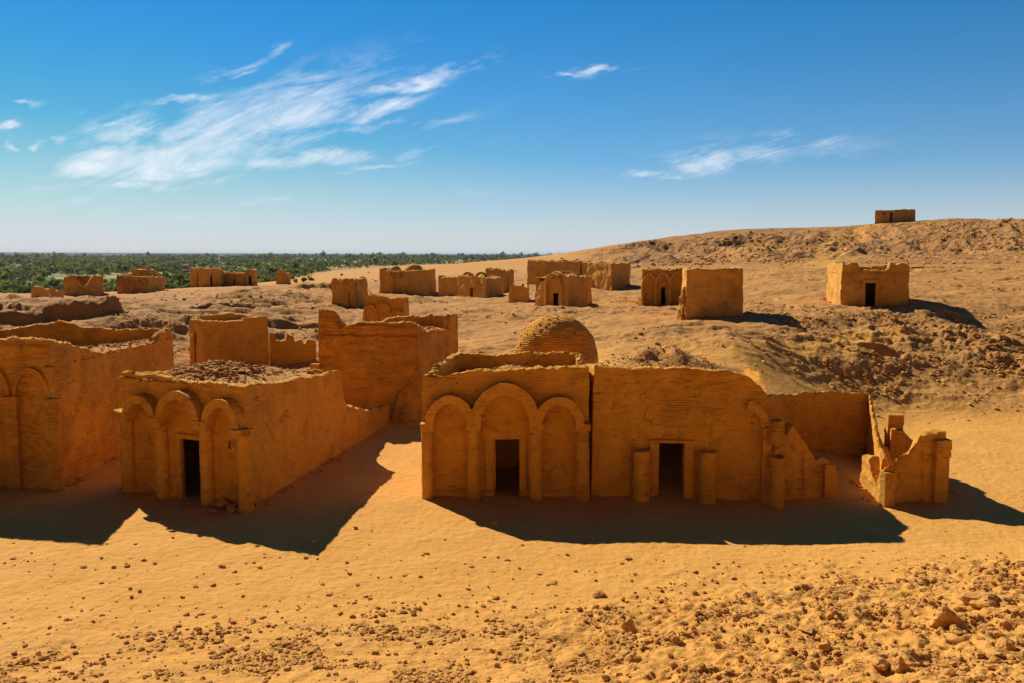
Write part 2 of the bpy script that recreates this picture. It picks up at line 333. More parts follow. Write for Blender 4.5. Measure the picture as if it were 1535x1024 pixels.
# named zones (world masks)
def zones(x, y):
    a = x/np.maximum(y, 5)                     # bearing
    uu = a*F+767.5
    fore = sstep(22.8, 19.3, y+fbm2(x*.35, y*.35, 3, 5)*1.1-np.clip(x, -8, 12)*.20)
    bank = sstep(46, 52, y)*sstep(69, 61, y+fbm2(x*.1, y*.1, 2, 3)*3)*sstep(14, 20, x+fbm2(x*.12, y*.12, 2, 8)*2)
    hill = sstep(135, 190, y)*sstep(800, 300, y)*sstep(820, 960, uu)
    lrock = sstep(52, 60, y)*sstep(105, 88, y)*sstep(640, 420, uu+fbm2(x*.06, y*.06, 2, 4)*160)
    mid = sstep(44, 55, y)*sstep(170, 120, y)
    plain = sstep(150, 230, y)*sstep(860, 800, uu)*(y < 1600)
    return fore, bank, hill, lrock, mid, plain, uu
def terrain(x, y, detail=True):
    x = np.asarray(x, float); y = np.asarray(y, float)
    fore, bank, hill, lrock, mid, plain, uu = zones(x, y)
    z = tps(x, np.clip(y, -26, 2600))
    fz = -12+(CH+12+9000*(381-np.interp(uu, [0, 820, 1535], [378.3, 382.3, 383]))/F)*sstep(6500, 9000, y)*1.0
    z = z+(fz-z)*sstep(1500, 2300, y)
    for (X, Y, Z, a, b, d) in FEATW:
        r = ((x-X)/a)**2+((y-Y)/b)**2; r = r+.30*noise2(x*.55, y*.7, 77)+.14*noise2(x*1.7, y*1.9, 78)
        z = z-d*sstep(1.35, .55, r)*(1+.12*noise2(x*.8, y*.8, 79))
    frr = fore*(.22+.85*sstep(-2, 5, x+fbm2(x*.3, y*.3, 2, 24)*2)); z = z+frr*(.13*fbm2(x*.8, y*.9, 4, 21, .6)+.095*ridge2(x*1.9, y*2.3, 4, 22, .64)-.05)
    z = z+bank*(.34*np.clip(ridge2(x*.33+.5*noise2(x*.3, y*.3, 36), y*.5, 4, 35, .62)-.1, 0, 1)*sstep(-.1, .3, noise2(x*.11, y*.15, 37))+.15*fbm2(x*.24, y*.26, 3, 31)+.10*ridge2(x*.5+.3*noise2(x*.3, y*.3, 33), y*.5, 5, 32, .66)+.045*fbm2(x*2.1, y*2.1, 3, 34, .6))
    hw = np.clip((y-150)/60, 0, 1)
    wx = x+9*noise2(x*.03, y*.03, 45); wy = y+9*noise2(x*.03, y*.03, 46)
    front = sstep(262, 235, y)*hw
    z = z+hill*((4.2*ridge2(wx*.030, wy*.012, 5, 41, .56)-3.0)*front+.45*ridge2(wx*.12, wy*.10, 4, 43, .6)*hw*(.1+.9*front)+.15*fbm2(x*.16, y*.16, 3, 42))
    st = (z/1.5+.5*noise2(x*.02, y*.02, 47)); fr_ = st-np.floor(st); z = z+hill*hw*.30*(sstep(.25, .75, fr_)-fr_)
    lz = .62*fbm2(x*.10, y*.16, 3, 51)+.10*ridge2(x*.28+.12*y, y*.5, 4, 52, .6); sl = lz/.42; fl = sl-np.floor(sl)
    z = z+lrock*(lz+.42*1.0*(sstep(.62, .95, fl)-fl)*.75-.15)
    z = z+mid*(.25*fbm2(x*.16, y*.22, 5, 61, .6)+.30*np.clip(ridge2(x*.30+.6*noise2(x*.2, y*.2, 66), y*.55, 4, 65, .6)-.25, 0, 1)*sstep(.0, .35, noise2(x*.07, y*.09, 64)))+plain*.5*fbm2(x*.02, y*.03, 3, 63)
    nearm = sstep(60, 45, y)
    if detail: z = z+nearm*(.016*fbm2(x*.8, y*.8, 3, 71)+.012*fbm2(x*3.6, y*3.6, 3, 72))+.05*sstep(50, 80, y)*sstep(400, 200, y)*fbm2(x*.9, y*.9, 3, 73)
    return z
_ga = np.linspace(-7.4, 7.4, 760); _gb = np.linspace(math.log(6)*1.75, math.log(2800)*1.75, 620)
_GA, _GB = np.meshgrid(_ga, _gb, indexing='ij'); _GZ = tps0(_GA, _GB)
def tz(x, y): return float(terrain(np.array([x]), np.array([y]))[0])

ys = np.concatenate([np.linspace(-26, 12, 30, endpoint=False), np.exp(np.linspace(math.log(12), math.log(60), 560, endpoint=False)),
   np.exp(np.linspace(math.log(60), math.log(320), 470, endpoint=False)), np.exp(np.linspace(math.log(320), math.log(26000), 130))])
cc = np.linspace(-.66, .66, 860)
cc = np.concatenate([-np.exp(np.linspace(math.log(3.2), math.log(.67), 40)), cc, np.exp(np.linspace(math.log(.67), math.log(3.2), 40))])
rr = ys+34-np.clip(ys, 0, 34)          # spreads from behind the camera
YY, CC = np.meshgrid(ys, cc, indexing='ij'); XX = CC*np.maximum(rr, 34)[:, None]
ZZ = terrain(XX.ravel(), YY.ravel()).reshape(XX.shape)
nr, nc = XX.shape
idx = np.arange(nr*nc).reshape(nr, nc)
FQ = np.stack([idx[:-1, :-1], idx[:-1, 1:], idx[1:, 1:], idx[1:, :-1]], -1).reshape(-1, 4)
gm = newmat('desert_ground'); g = G(gm); p = g.pos()
def attr(g, n): a = g.new('ShaderNodeAttribute'); a.attribute_name = n; return a.outputs['Fac']
rk, gr, dk = attr(g, 'rock'), attr(g, 'green'), attr(g, 'crust')
nA = g.noise(p, .05, 5, .6, .4); nB = g.noise(p, .5, 6, .62, .3); nC = g.noise(p, 4.5, 5, .65); nD = g.noise(p, 28, 3, .6)
nE = g.noise(g.mapv(p, .35, 1.1, 1), .4, 5, .6, .8)
col = g.mix(g.ramp(nB, .35, .7), (.66, .320, .066), (.72, .375, .088))
col = g.mix(g.math('MULTIPLY', g.ramp(nC, .40, .75), .35), col, (.50, .215, .045))
crust = g.math('MULTIPLY', g.math('SUBTRACT', dk, attr(g, 'path'), clamp=True), g.ramp(g.math('ADD', nE, g.math('MULTIPLY', nA, .6)), .48, .76), clamp=True)
col = g.mix(g.math('MULTIPLY', crust, .9), col, (.44, .215, .070))
rmask = g.math('MULTIPLY', g.math('SUBTRACT', rk, attr(g, 'path'), clamp=True), g.ramp(g.math('ADD', nB, g.math('MULTIPLY', nC, .5)), .55, .95), clamp=True)
col = g.mix(g.math('MULTIPLY', rmask, .8), col, (.36, .175, .060))
col = g.mix(g.math('MULTIPLY', g.ramp(nD, .5, .8), .25), col, (.36, .17, .05))
grn = g.mix(g.ramp(g.noise(p, .012, 4), .40, .60), (.09, .12, .03), (.30, .27, .085))
gm2 = g.math('MULTIPLY', gr, g.ramp(g.noise(p, .006, 4, .6), .62, .55), clamp=True)
col = g.mix(gm2, col, grn); col = g.mix(attr(g, 'far'), col, (.035, .05, .035))
h1 = g.math('ADD', g.math('MULTIPLY', nC, .6), g.math('MULTIPLY', nD, .12))
nb = g.bump(h1, .085, 1.0); nb2 = g.bump(g.math('MULTIPLY', nB, g.math('ADD', rk, .25)), .5, .7, nb)
nF = g.noise(p, .16, 5, .6, .6)
for s_, a_, b_, k_ in ((.07, .50, .58, .55), (.16, .52, .60, .35)):
    col = g.mix(g.math('MULTIPLY', g.math('MULTIPLY', g.math('SUBTRACT', attr(g, 'hill'), attr(g, 'path'), clamp=True), g.ramp(g.noise(p, s_, 6, .62, .8), a_, b_)), k_), col, (.30, .155, .055)); nb3 = g.bump(g.math('MULTIPLY', nF, attr(g, 'hill')), 3.5, .8, nb2)
g.out(col, nb3)
ground = obj('ground', np.stack([XX, YY, ZZ], -1).reshape(-1, 3), FQ, gm, angle=0)
tag(ground, kind='structure')
fore, bank, hill, lrock, mid, plain, uu = zones(XX.ravel(), YY.ravel())
yf = YY.ravel()
def setattr_(n, v):
    a = ground.data.attributes.new(n, 'FLOAT', 'POINT'); a.data.foreach_set('value', np.ascontiguousarray(v, np.float32))
setattr_('rock', np.clip(fore*.35+bank*.3+hill*.9+lrock*.7, 0, 1))
setattr_('crust', np.clip(mid*.9+hill*.62+sstep(110, 160, yf)*.5, 0, 1))
def polydist(pl):
    d = np.full(yf.shape, 1e9); X_ = XX.ravel()
    for p, q in zip(pl[:-1], pl[1:]):
        p = np.array(p[:2]); q = np.array(q[:2]); e = q-p; t = np.clip(((X_-p[0])*e[0]+(yf-p[1])*e[1])/(e@e), 0, 1)
        d = np.minimum(d, np.hypot(X_-p[0]-t*e[0], yf-p[1]-t*e[1]))
    return d
pd1 = polydist([at(1225, 402, 130), at(1240, 385, 190), at(1262, 368, 220), at(1290, 352, 240), at(1312, 341, 262)])
pd2 = polydist([at(1010, 565, 42), at(1085, 547, 45.5), at(1180, 525, 51.5), at(1300, 506, 56.5), at(1345, 500, 58)])
setattr_('path', np.clip(.75*sstep(4.2, 2.0, pd1+1.6*noise2(XX.ravel()*.2, yf*.2, 3))+sstep(1.6, .5, pd2+.5*noise2(XX.ravel()*.8, yf*.8, 3)), 0, 1))
setattr_('hill', np.clip(hill+lrock*.12+bank*.10, 0, 1))
gstart = np.interp(uu, [-200, 0, 200, 335, 425, 500, 620, 800, 2000], [230, 240, 250, 300, 480, 850, 1250, 1500, 2300])
setattr_('far', sstep(5200, 6800, yf)*.92)
setattr_('green', sstep(gstart*1.15, gstart*1.5, yf)*1.0)
# ------------------------------------------------------------------ masonry builders
class Fac:
    """vertical wall plane from A to B; s along it, o outward, z up"""
    def __init__(s, A, B):
        s.A = np.array(A[:2], float); B = np.array(B[:2], float); s.L = float(np.linalg.norm(B-s.A)); s.d = (B-s.A)/s.L
        s.n = np.array([s.d[1], -s.d[0]])
    def sz(s, u, v, off=0.):
        b = (512-v)/F; r = np.array([(u-767.5)/F, CT+b*ST]); rz = -ST+b*CT
        A = s.A+s.n*off; t = float(A@s.n)/float(r@s.n); P = r*t
        return float((P-A)@s.d), CH+rz*t
    def s(s_, u, v=640, off=0.): return s_.sz(u, v, off)[0]
    def z(s_, u, v, off=0.): return s_.sz(u, v, off)[1]
    def P(s, a, o, z):
        a = np.asarray(a, float); o = np.asarray(o, float); z = np.asarray(z, float)
        a, o, z = np.broadcast_arrays(a, o, z)
        return np.stack([s.A[0]+s.d[0]*a+s.n[0]*o, s.A[1]+s.d[1]*a+s.n[1]*o, z], -1)

def shell(pts, tops, zb, thick=.45, closed=True, ops=(), relief=None, ds=.12, dz=.12, batter=.015, jag=.07, seed=0, wob=(.035, .014), rnd=.06, mid=None):
    """pts outer corners (front left, front right, back right, back left); tops: per side [(t, z)...]; ops: (side, s0, s1, z0, z1)"""
    pts = [np.array(p[:2], float) for p in pts]; n = len(pts); ns = n if closed else n-1
    seg = [(pts[i], pts[(i+1) % n]) for i in range(ns)]
    dirs = [(b-a)/np.linalg.norm(b-a) for a, b in seg]; lens = [np.linalg.norm(b-a) for a, b in seg]
    nor = [np.array([d[1], -d[0]]) for d in dirs]
    mit = []
    for i in range(n):
        if closed: a, b = nor[i-1], nor[i % ns]
        else: a, b = nor[max(i-1, 0)], nor[min(i, ns-1)]
        m = a+b; m = m/np.linalg.norm(m); mit.append(m/max(.35, float(m@b)))
    cols = []; cum = 0
    for i in range(ns):
        L = lens[i]; k = max(2, int(math.ceil(L/ds))); ss = set(np.round(np.linspace(0, L, k+1), 5)[:-1 if closed or i < ns-1 else None])
        for o in ops:
            if o[0] == i: ss = {q for q in ss if abs(q-o[1]) > ds*.35 and abs(q-o[2]) > ds*.35 or q == 0} | {o[1], o[2]}
        tt = tops[i]; tx = [q[0]*L for q in tt]; tzv = [q[1] for q in tt]
        for q in sorted(ss):
            t = q/L; a, b = seg[i]; j = (i+1) % n
            corner = t < 1e-6 or t > 1-1e-6
            inn = (a-mit[i]*thick)*(1-t)+(b-mit[j]*thick)*t
            m = (mit[i] if t < 1e-6 else mit[j]) if corner else nor[i]
            cols.append((i, q, a*(1-t)+b*t, inn, m, float(np.interp(q, tx, tzv)), cum+q))
        cum += L
    nc = len(cols)
    C = np.array([c[2] for c in cols]); I = np.array([c[3] for c in cols]); M = np.array([c[4] for c in cols]); T = np.array([c[5] for c in cols])
    if jag:
        cs = np.array([c[6] for c in cols])
        jn = noise2(cs*1.3, cs*0+seed*3.7, 5)+.6*noise2(cs*4.1, cs*0+seed, 6)+.4*noise2(cs*9, cs*0+seed, 7)
        T = T+jag*(np.round(jn*2.5)/2.5*.7+jn*.5)-jag*.15
    z0 = zb-.5; hf = max(z0+.2, float(T.min())-.12)
    zr = set(np.round(np.linspace(z0, hf, max(2, int((hf-z0)/dz))), 5))
    for o in ops:
        zr = {q for q in zr if (abs(q-o[3]) > dz*.4 and abs(q-o[4]) > dz*.4) or q in (z0, hf)}
    for o in ops: zr |= {o[3], o[4]}
    zr = np.array(sorted(q for q in zr if q <= hf+1e-6)); K = max(1, int(math.ceil((T.max()-hf)/dz)))
    Z = [np.full(nc, q) for q in zr]+[hf+(T-hf)*(k/K) for k in range(1, K+1)]
    Z = np.array(Z); nr = len(Z)                       # rows x cols
    hgt = (Z-zb)
    OX = C[None]-M[None]*(batter*hgt)[..., None]
    IX = np.broadcast_to(I[None], OX.shape).copy()
    if relief is not None:
        D = np.zeros_like(Z); segi = np.array([c[0] for c in cols]); sq = np.array([c[1] for c in cols])
        for i in range(ns):
            if relief.get(i):
                msk = segi == i
                D[:, msk] = relief[i](np.broadcast_to(sq[msk], (nr, msk.sum())), Z[:, msk])
        nn_ = np.array([nor[c[0]] for c in cols]); OX = OX+nn_[None]*D[..., None]
    VO = np.concatenate([OX, Z[..., None]], -1); VI = np.concatenate([IX, Z[..., None]], -1)
    VO[-1, :, 2] -= rnd*.6; VI[-1, :, 2] -= rnd*.5
    tm = (VO[-1]+VI[-1])/2; tm[:, 2] = T+.02*noise2(C[:, 0]*5, C[:, 1]*5, 9)
    tq1 = VO[-1]*.72+VI[-1]*.28; tq1[:, 2] = T-.005; tq2 = VO[-1]*.28+VI[-1]*.72; tq2[:, 2] = T-.01
    allv = np.concatenate([VO.reshape(-1, 3), VI.reshape(-1, 3), tq1, tm, tq2])
    if jag:
        x, y = allv[-3*nc:, 0], allv[-3*nc:, 1]; allv[-3*nc:, 2] += .035*noise2(x*6, y*6, 13+seed)+.03*noise2(x*13, y*13, 14+seed)
    allv = wobble(allv, wob[0], wob[1], 100+seed)
    o0, i0, t1, t2, t3 = 0, nr*nc, 2*nr*nc, 2*nr*nc+nc, 2*nr*nc+2*nc
    fs = []; hole = np.zeros((nr-1, nc if closed else nc-1), bool)
    segi = [c[0] for c in cols]; sq = [c[1] for c in cols]
    for c in range(hole.shape[1]):
        c2 = (c+1) % nc; s0 = sq[c]; s1 = sq[c2] if segi[c2] == segi[c] and c2 > c else lens[segi[c]]
        for o in ops:
            if o[0] == segi[c] and s0 >= o[1]-1e-4 and s1 <= o[2]+1e-4:
                for r in range(nr-1):
                    if r < len(zr)-1 and zr[r] >= o[3]-1e-4 and zr[r+1] <= o[4]+1e-4: hole[r, c] = True
    def A(r, c): return o0+r*nc+c % nc
    def B(r, c): return i0+r*nc+c % nc
    H = hole.shape[1]
    for r in range(nr-1):
        for c in range(H):
            if hole[r, c]: continue
            fs.append((A(r, c), A(r, c+1), A(r+1, c+1), A(r+1, c))); fs.append((B(r, c+1), B(r, c), B(r+1, c), B(r+1, c+1)))
    for r in range(nr-1):
        for c in range(H):
            if not hole[r, c]: continue
            if r > 0 and not hole[r-1, c]: fs.append((A(r, c), A(r, c+1), B(r, c+1), B(r, c)))
            if r < nr-2 and not hole[r+1, c]: fs.append((A(r+1, c+1), A(r+1, c), B(r+1, c), B(r+1, c+1)))
            if not hole[r, (c-1) % H]: fs.append((A(r+1, c), A(r, c), B(r, c), B(r+1, c)))
            if not hole[r, (c+1) % H]: fs.append((A(r, c+1), A(r+1, c+1), B(r+1, c+1), B(r, c+1)))
    for c in range(H):
        e = (c+1) % nc
        fs += [(A(nr-1, c), A(nr-1, c+1), t1+e, t1+c), (t1+c, t1+e, t2+e, t2+c), (t2+c, t2+e, t3+e, t3+c), (t3+c, t3+e, B(nr-1, c+1), B(nr-1, c)),
               (A(0, c+1), A(0, c), B(0, c), B(0, c+1))]
    if not closed:
        for c, fl in ((0, 0), (nc-1, 1)):
            for r in range(nr-1):
                q = (A(r, c), A(r+1, c), B(r+1, c), B(r, c)); fs.append(q if not fl else q[::-1])
            q = (A(nr-1, c), t1+c, t2+c, t3+c, B(nr-1, c)); fs.append(q if not fl else q[::-1])
    inner = [np.array([*(p-m*thick), 0]) for p, m in zip(pts, mit)]
    return allv, fs, inner

def arch_mask(s, z, s0, s1, z0, zs, zc, soft=.035):
    """1 inside an arched field between s0,s1 from z0, springing zs, crown zc"""
    c = (s0+s1)/2; a = (s1-s0)/2
    up = np.clip((z-zs)/(zc-zs), 0, 1.5); w = a*np.sqrt(np.clip(1-up**2, 0, 1)); w = np.where(z > zs, w, a)
    inside = np.clip((w-np.abs(s-c))/soft+.5, 0, 1)*np.clip((z-z0)/soft+.5, 0, 1)*np.clip((zc-z)/soft+.5, 0, 1)
    return inside
def rect_mask(s, z, s0, s1, z0, z1, soft=.03):
    return np.clip((s-s0)/soft+.5, 0, 1)*np.clip((s1-s)/soft+.5, 0, 1)*np.clip((z-z0)/soft+.5, 0, 1)*np.clip((z1-z)/soft+.5, 0, 1)

def gbox(fr, s0, s1, o0, o1, z0, z1, res=.12, seed=0, wob=(.012, .012), taper=0.):
    """subdivided block in a wall frame"""
    V_ = []; F_ = []; n = 0
    def grid(f, nu, nv, flip):
        nonlocal n
        a, b = np.meshgrid(np.linspace(0, 1, nu+1), np.linspace(0, 1, nv+1), indexing='ij')
        V_.append(f(a, b).reshape(-1, 3))
        for i in range(nu):
            for j in range(nv):
                q = (n+i*(nv+1)+j, n+(i+1)*(nv+1)+j, n+(i+1)*(nv+1)+j+1, n+i*(nv+1)+j+1); F_.append(q[::-1] if flip else q)
        n += (nu+1)*(nv+1)
    k = lambda L: max(1, int(round(L/res)))
    S, O, Zz = s1-s0, o1-o0, z1-z0
    def sc_(a, z): t = (z-z0)/max(Zz, 1e-6)*taper; m = (s0+s1)/2; return m+(a-m)*(1-t)
    def so_(o, z): t = (z-z0)/max(Zz, 1e-6)*taper; return o0+(o-o0)*(1-t)
    P = lambda a, o, z: fr.P(sc_(a, z), so_(o, z), z)
    grid(lambda a, b: P(s0+a*S, o1+0*a, z0+b*Zz), k(S), k(Zz), False)
    grid(lambda a, b: P(s0+a*S, o0+0*a, z0+b*Zz), k(S), k(Zz), True)
    grid(lambda a, b: P(s0+0*a, o0+a*O, z0+b*Zz), k(O), k(Zz), False)
    grid(lambda a, b: P(s1+0*a, o0+a*O, z0+b*Zz), k(O), k(Zz), True)
    grid(lambda a, b: P(s0+a*S, o0+b*O, z1+0*a), k(S), k(O), True)
    grid(lambda a, b: P(s0+a*S, o0+b*O, z0+0*a), k(S), k(O), False)
    return wobble(np.concatenate(V_), wob[0], wob[1], 300+seed, 2.0, 7.0), F_

def arch_band(fr, s0, s1, zs, zc, wd, proj, back=-.05, seg=28, seed=0, t0=0., t1=1., wob=.014):
    """projecting half-ring of masonry over an opening s0..s1"""
    c = (s0+s1)/2; a = (s1-s0)/2; h = zc-zs; V_ = []; F_ = []
    m = 4; 
    for i in range(seg+1):
        th = math.pi*(1-(t0+(t1-t0)*i/seg)); ct, st = math.cos(th), math.sin(th)
        prof = []
        for k in range(m+1): prof.append((k/m, proj))              # front face in -> out
        for k in range(1, m+1): prof.append((1, proj+(back-proj)*k/m))
        prof.append((0, back))
        for k in range(1, 3): prof.append((0, back+(proj-back)*k/3))
        for (q, o) in prof:
            V_.append(fr.P(c+(a+wd*q)*ct, o, zs+(h+wd*q)*st))
    P = len(prof)
    for i in range(seg):
        for k in range(P):
            F_.append((i*P+k, i*P+(k+1) % P, (i+1)*P+(k+1) % P, (i+1)*P+k))
    F_.append(tuple(range(P))[::-1]); F_.append(tuple(seg*P+k for k in range(P)))
    return wobble(np.array(V_), .012, wob, 500+seed, 2.2, 7.5), F_

def column(fr, s, o, r, z0, z1, seed=0, n=20, taper=.06, cap=0., ragged=0.):
    """lathed shaft (flares to a worn cap when cap > 0)"""
    zs = [z0+(z1-z0)*i/max(6, int((z1-z0)/.14)) for i in range(max(6, int((z1-z0)/.14))+1)]
    V_ = []; F_ = []
    for z in zs:
        t = (z-z0)/(z1-z0); rr_ = r*(1-taper*t)
        for k in range(n):
            a = 2*math.pi*k/n; zz = z
            if ragged and t > .99: zz = z-ragged*random.random()
            V_.append(fr.P(s+rr_*math.cos(a), o+rr_*math.sin(a), zz))
    m = len(zs)
    for i in range(m-1):
        for k in range(n): F_.append((i*n+(k+1) % n, i*n+k, (i+1)*n+k, (i+1)*n+(k+1) % n))
    F_.append(tuple((m-1)*n+k for k in range(n))[::-1]); F_.append(tuple(range(n)))
    return wobble(np.array(V_), .02, .014, 700+seed, 1.7, 7), F_
def capital(fr, s, o, r, z0, z1, seed=0):
    """block capital: flaring bell under a worn square slab"""
    mb = MB(); hb = (z1-z0)*.55
    n = 4; prof = [(r*.95, 0), (r*1.05, .3), (r*1.3, .75), (r*1.42, 1)]
    V_ = []; F_ = []; q = 16
    for (rr_, t) in prof:
        for k in range(q):
            a = 2*math.pi*k/q; V_.append(fr.P(s+rr_*math.cos(a), o+rr_*math.sin(a), z0+hb*t))
    for i in range(3):
        for k in range(q): F_.append((i*q+(k+1) % q, i*q+k, (i+1)*q+k, (i+1)*q+(k+1) % q))
    F_.append(tuple(range(q))); F_.append(tuple(3*q+k for k in range(q))[::-1]); mb.add(V_, F_)
    v, f = gbox(fr, s-r*1.35, s+r*1.35, o-r*1.2, o+r*1.35, z0+hb*.96, z1, .1, seed, (.0, .0)); mb.add(v, f)
    return wobble(mb.V(), .015, .022, 900+seed, 2.5, 8), mb.f

def roofpatch(inner, z, mound=0., rough=.05, seed=0, center=(.5, .5), spread=.35, over=.30, res=.16, ramp=None):
    """uneven roof surface filling the inner corners (each pushed out a little into the walls)"""
    c = [np.array(p[:2], float) for p in inner]; m = sum(c)/4; c = [p+(p-m)/np.linalg.norm(p-m)*over for p in c]
    nu = max(4, int(np.linalg.norm(c[1]-c[0])/res)); nv = max(4, int(np.linalg.norm(c[2]-c[1])/res))
    a, b = np.meshgrid(np.linspace(0, 1, nu+1), np.linspace(0, 1, nv+1), indexing='ij')
    P = (c[0]*((1-a)*(1-b))[..., None]+c[1]*(a*(1-b))[..., None]+c[2]*(a*b)[..., None]+c[3]*((1-a)*b)[..., None])
    x, y = P[..., 0], P[..., 1]
    if callable(z): z = z(a, b)
    ed_ = (1-np.abs(2*a-1)**5)*(1-np.abs(2*b-1)**5)
    zz = z+mound*ed_*np.exp(-(((a-center[0])/spread)**2+((b-center[1])/spread)**2))*(1+.35*fbm2(x*1.2, y*1.2, 3, seed))+rough*fbm2(x*2.2, y*2.2, 4, seed+3, .6)
    V_ = np.concatenate([P, zz[..., None]], -1).reshape(-1, 3); ix = np.arange((nu+1)*(nv+1)).reshape(nu+1, nv+1)
    F_ = np.stack([ix[:-1, :-1], ix[1:, :-1], ix[1:, 1:], ix[:-1, 1:]], -1).reshape(-1, 4)
    return V_, F_, (x, y, zz)

ICO = None
def ico():
    global ICO
    if ICO is None:
        t = (1+5**.5)/2; v = np.array([(-1,t,0),(1,t,0),(-1,-t,0),(1,-t,0),(0,-1,t),(0,1,t),(0,-1,-t),(0,1,-t),(t,0,-1),(t,0,1),(-t,0,-1),(-t,0,1)], float)
        v /= np.linalg.norm(v[0]); f = [(0,11,5),(0,5,1),(0,1,7),(0,7,10),(0,10,11),(1,5,9),(5,11,4),(11,10,2),(10,7,6),(7,1,8),(3,9,4),(3,4,2),(3,2,6),(3,6,8),(3,8,9),(4,9,5),(2,4,11),(6,2,10),(8,6,7),(9,8,1)]
        ICO = (v, np.array(f))
    return ICO
def subdiv(v, f):
    v = list(map(tuple, v)); c = {}; nf = []
    def m(a, b):
        k = (min(a, b), max(a, b))
        if k not in c:
            p = np.array(v[a])+np.array(v[b]); p /= np.linalg.norm(p); c[k] = len(v); v.append(tuple(p))
        return c[k]
    for a, b, d in f: x, y, z = m(a, b), m(b, d), m(d, a); nf += [(a, x, z), (b, y, x), (d, z, y), (x, y, z)]
    return np.array(v), np.array(nf)
def stones(P, size, seed=0, flat=.6, bury=.25):
    """many small angular stones in one mesh; P (n,3) ground points, size (n,)"""
    v, f = ico(); n = len(P); rng = np.random.default_rng(seed)
    base = v[None]*(1+rng.uniform(-.38, .3, (n, 12, 1)))
    sx = rng.uniform(.7, 1.3, (n, 1, 3)); sx[..., 2] *= flat; base = base*sx
    a = rng.uniform(0, 6.283, n); c, s = np.cos(a)[:, None], np.sin(a)[:, None]
    x = base[..., 0]*c-base[..., 1]*s; y = base[..., 0]*s+base[..., 1]*c
    V_ = np.stack([x, y, base[..., 2]], -1)*np.asarray(size)[:, None, None]
    V_[..., 2] += (np.asarray(size)*flat*(1-2*bury))[:, None]
    V_ += np.asarray(P)[:, None, :]
    F_ = (f[None]+(np.arange(n)*12)[:, None, None]).reshape(-1, 3)
    return V_.reshape(-1, 3), F_
def rockmesh(seed, lv=2, amp=.35, flat=.75):
    v, f = ico()
    for _ in range(lv): v, f = subdiv(v, f)
    rng = np.random.default_rng(seed)
    for _ in range(9):            # chip planes off a ball, then roughen
        d = rng.normal(size=3); d /= np.linalg.norm(d); h = rng.uniform(.45, .85); k = v@d; v = v-np.outer(np.maximum(k-h, 0)*.92, d)
    nz = noise3(v[:, 0]*1.6+seed, v[:, 1]*1.6, v[:, 2]*1.6, seed)*amp*.5+noise3(v[:, 0]*4+seed, v[:, 1]*4, v[:, 2]*4, seed)*amp*.22
    v = v*(1+nz)[:, None]; v[:, 2] *= flat
    return v, f
def rubble_on(parent, grid, n, smin, smax, seed, wfun=None, mat=None, name='rubble'):
    x, y, z = [q.ravel() for q in grid]; rng = np.random.default_rng(seed)
    k = rng.integers(0, len(x), n*3)
    if wfun is not None:
        zz = z[k]; w_ = wfun(zz); k = k[rng.random(len(k)) < w_]
    k = k[:n]; P = np.stack([x[k]+rng.uniform(-.09, .09, len(k)), y[k]+rng.uniform(-.09, .09, len(k)), z[k]], -1)
    sz = smin*(smax/smin)**(rng.random(len(k))**1.6)
    V_, F_ = stones(P, sz, seed, .5, .2)
    o = obj(name, V_, F_, mat or M_rub, parent, smooth=False); o['kind'] = 'stuff'; return o

def quadXY(FL, FR, BR, BL=None):
    """corners given as (photo u, photo v of its foot, distance)"""
    p = [np.array(at(*q)[:2]) for q in (FL, FR, BR)]
    p.append(np.array(at(*BL)[:2]) if BL else p[0]+p[2]-p[1]); return p
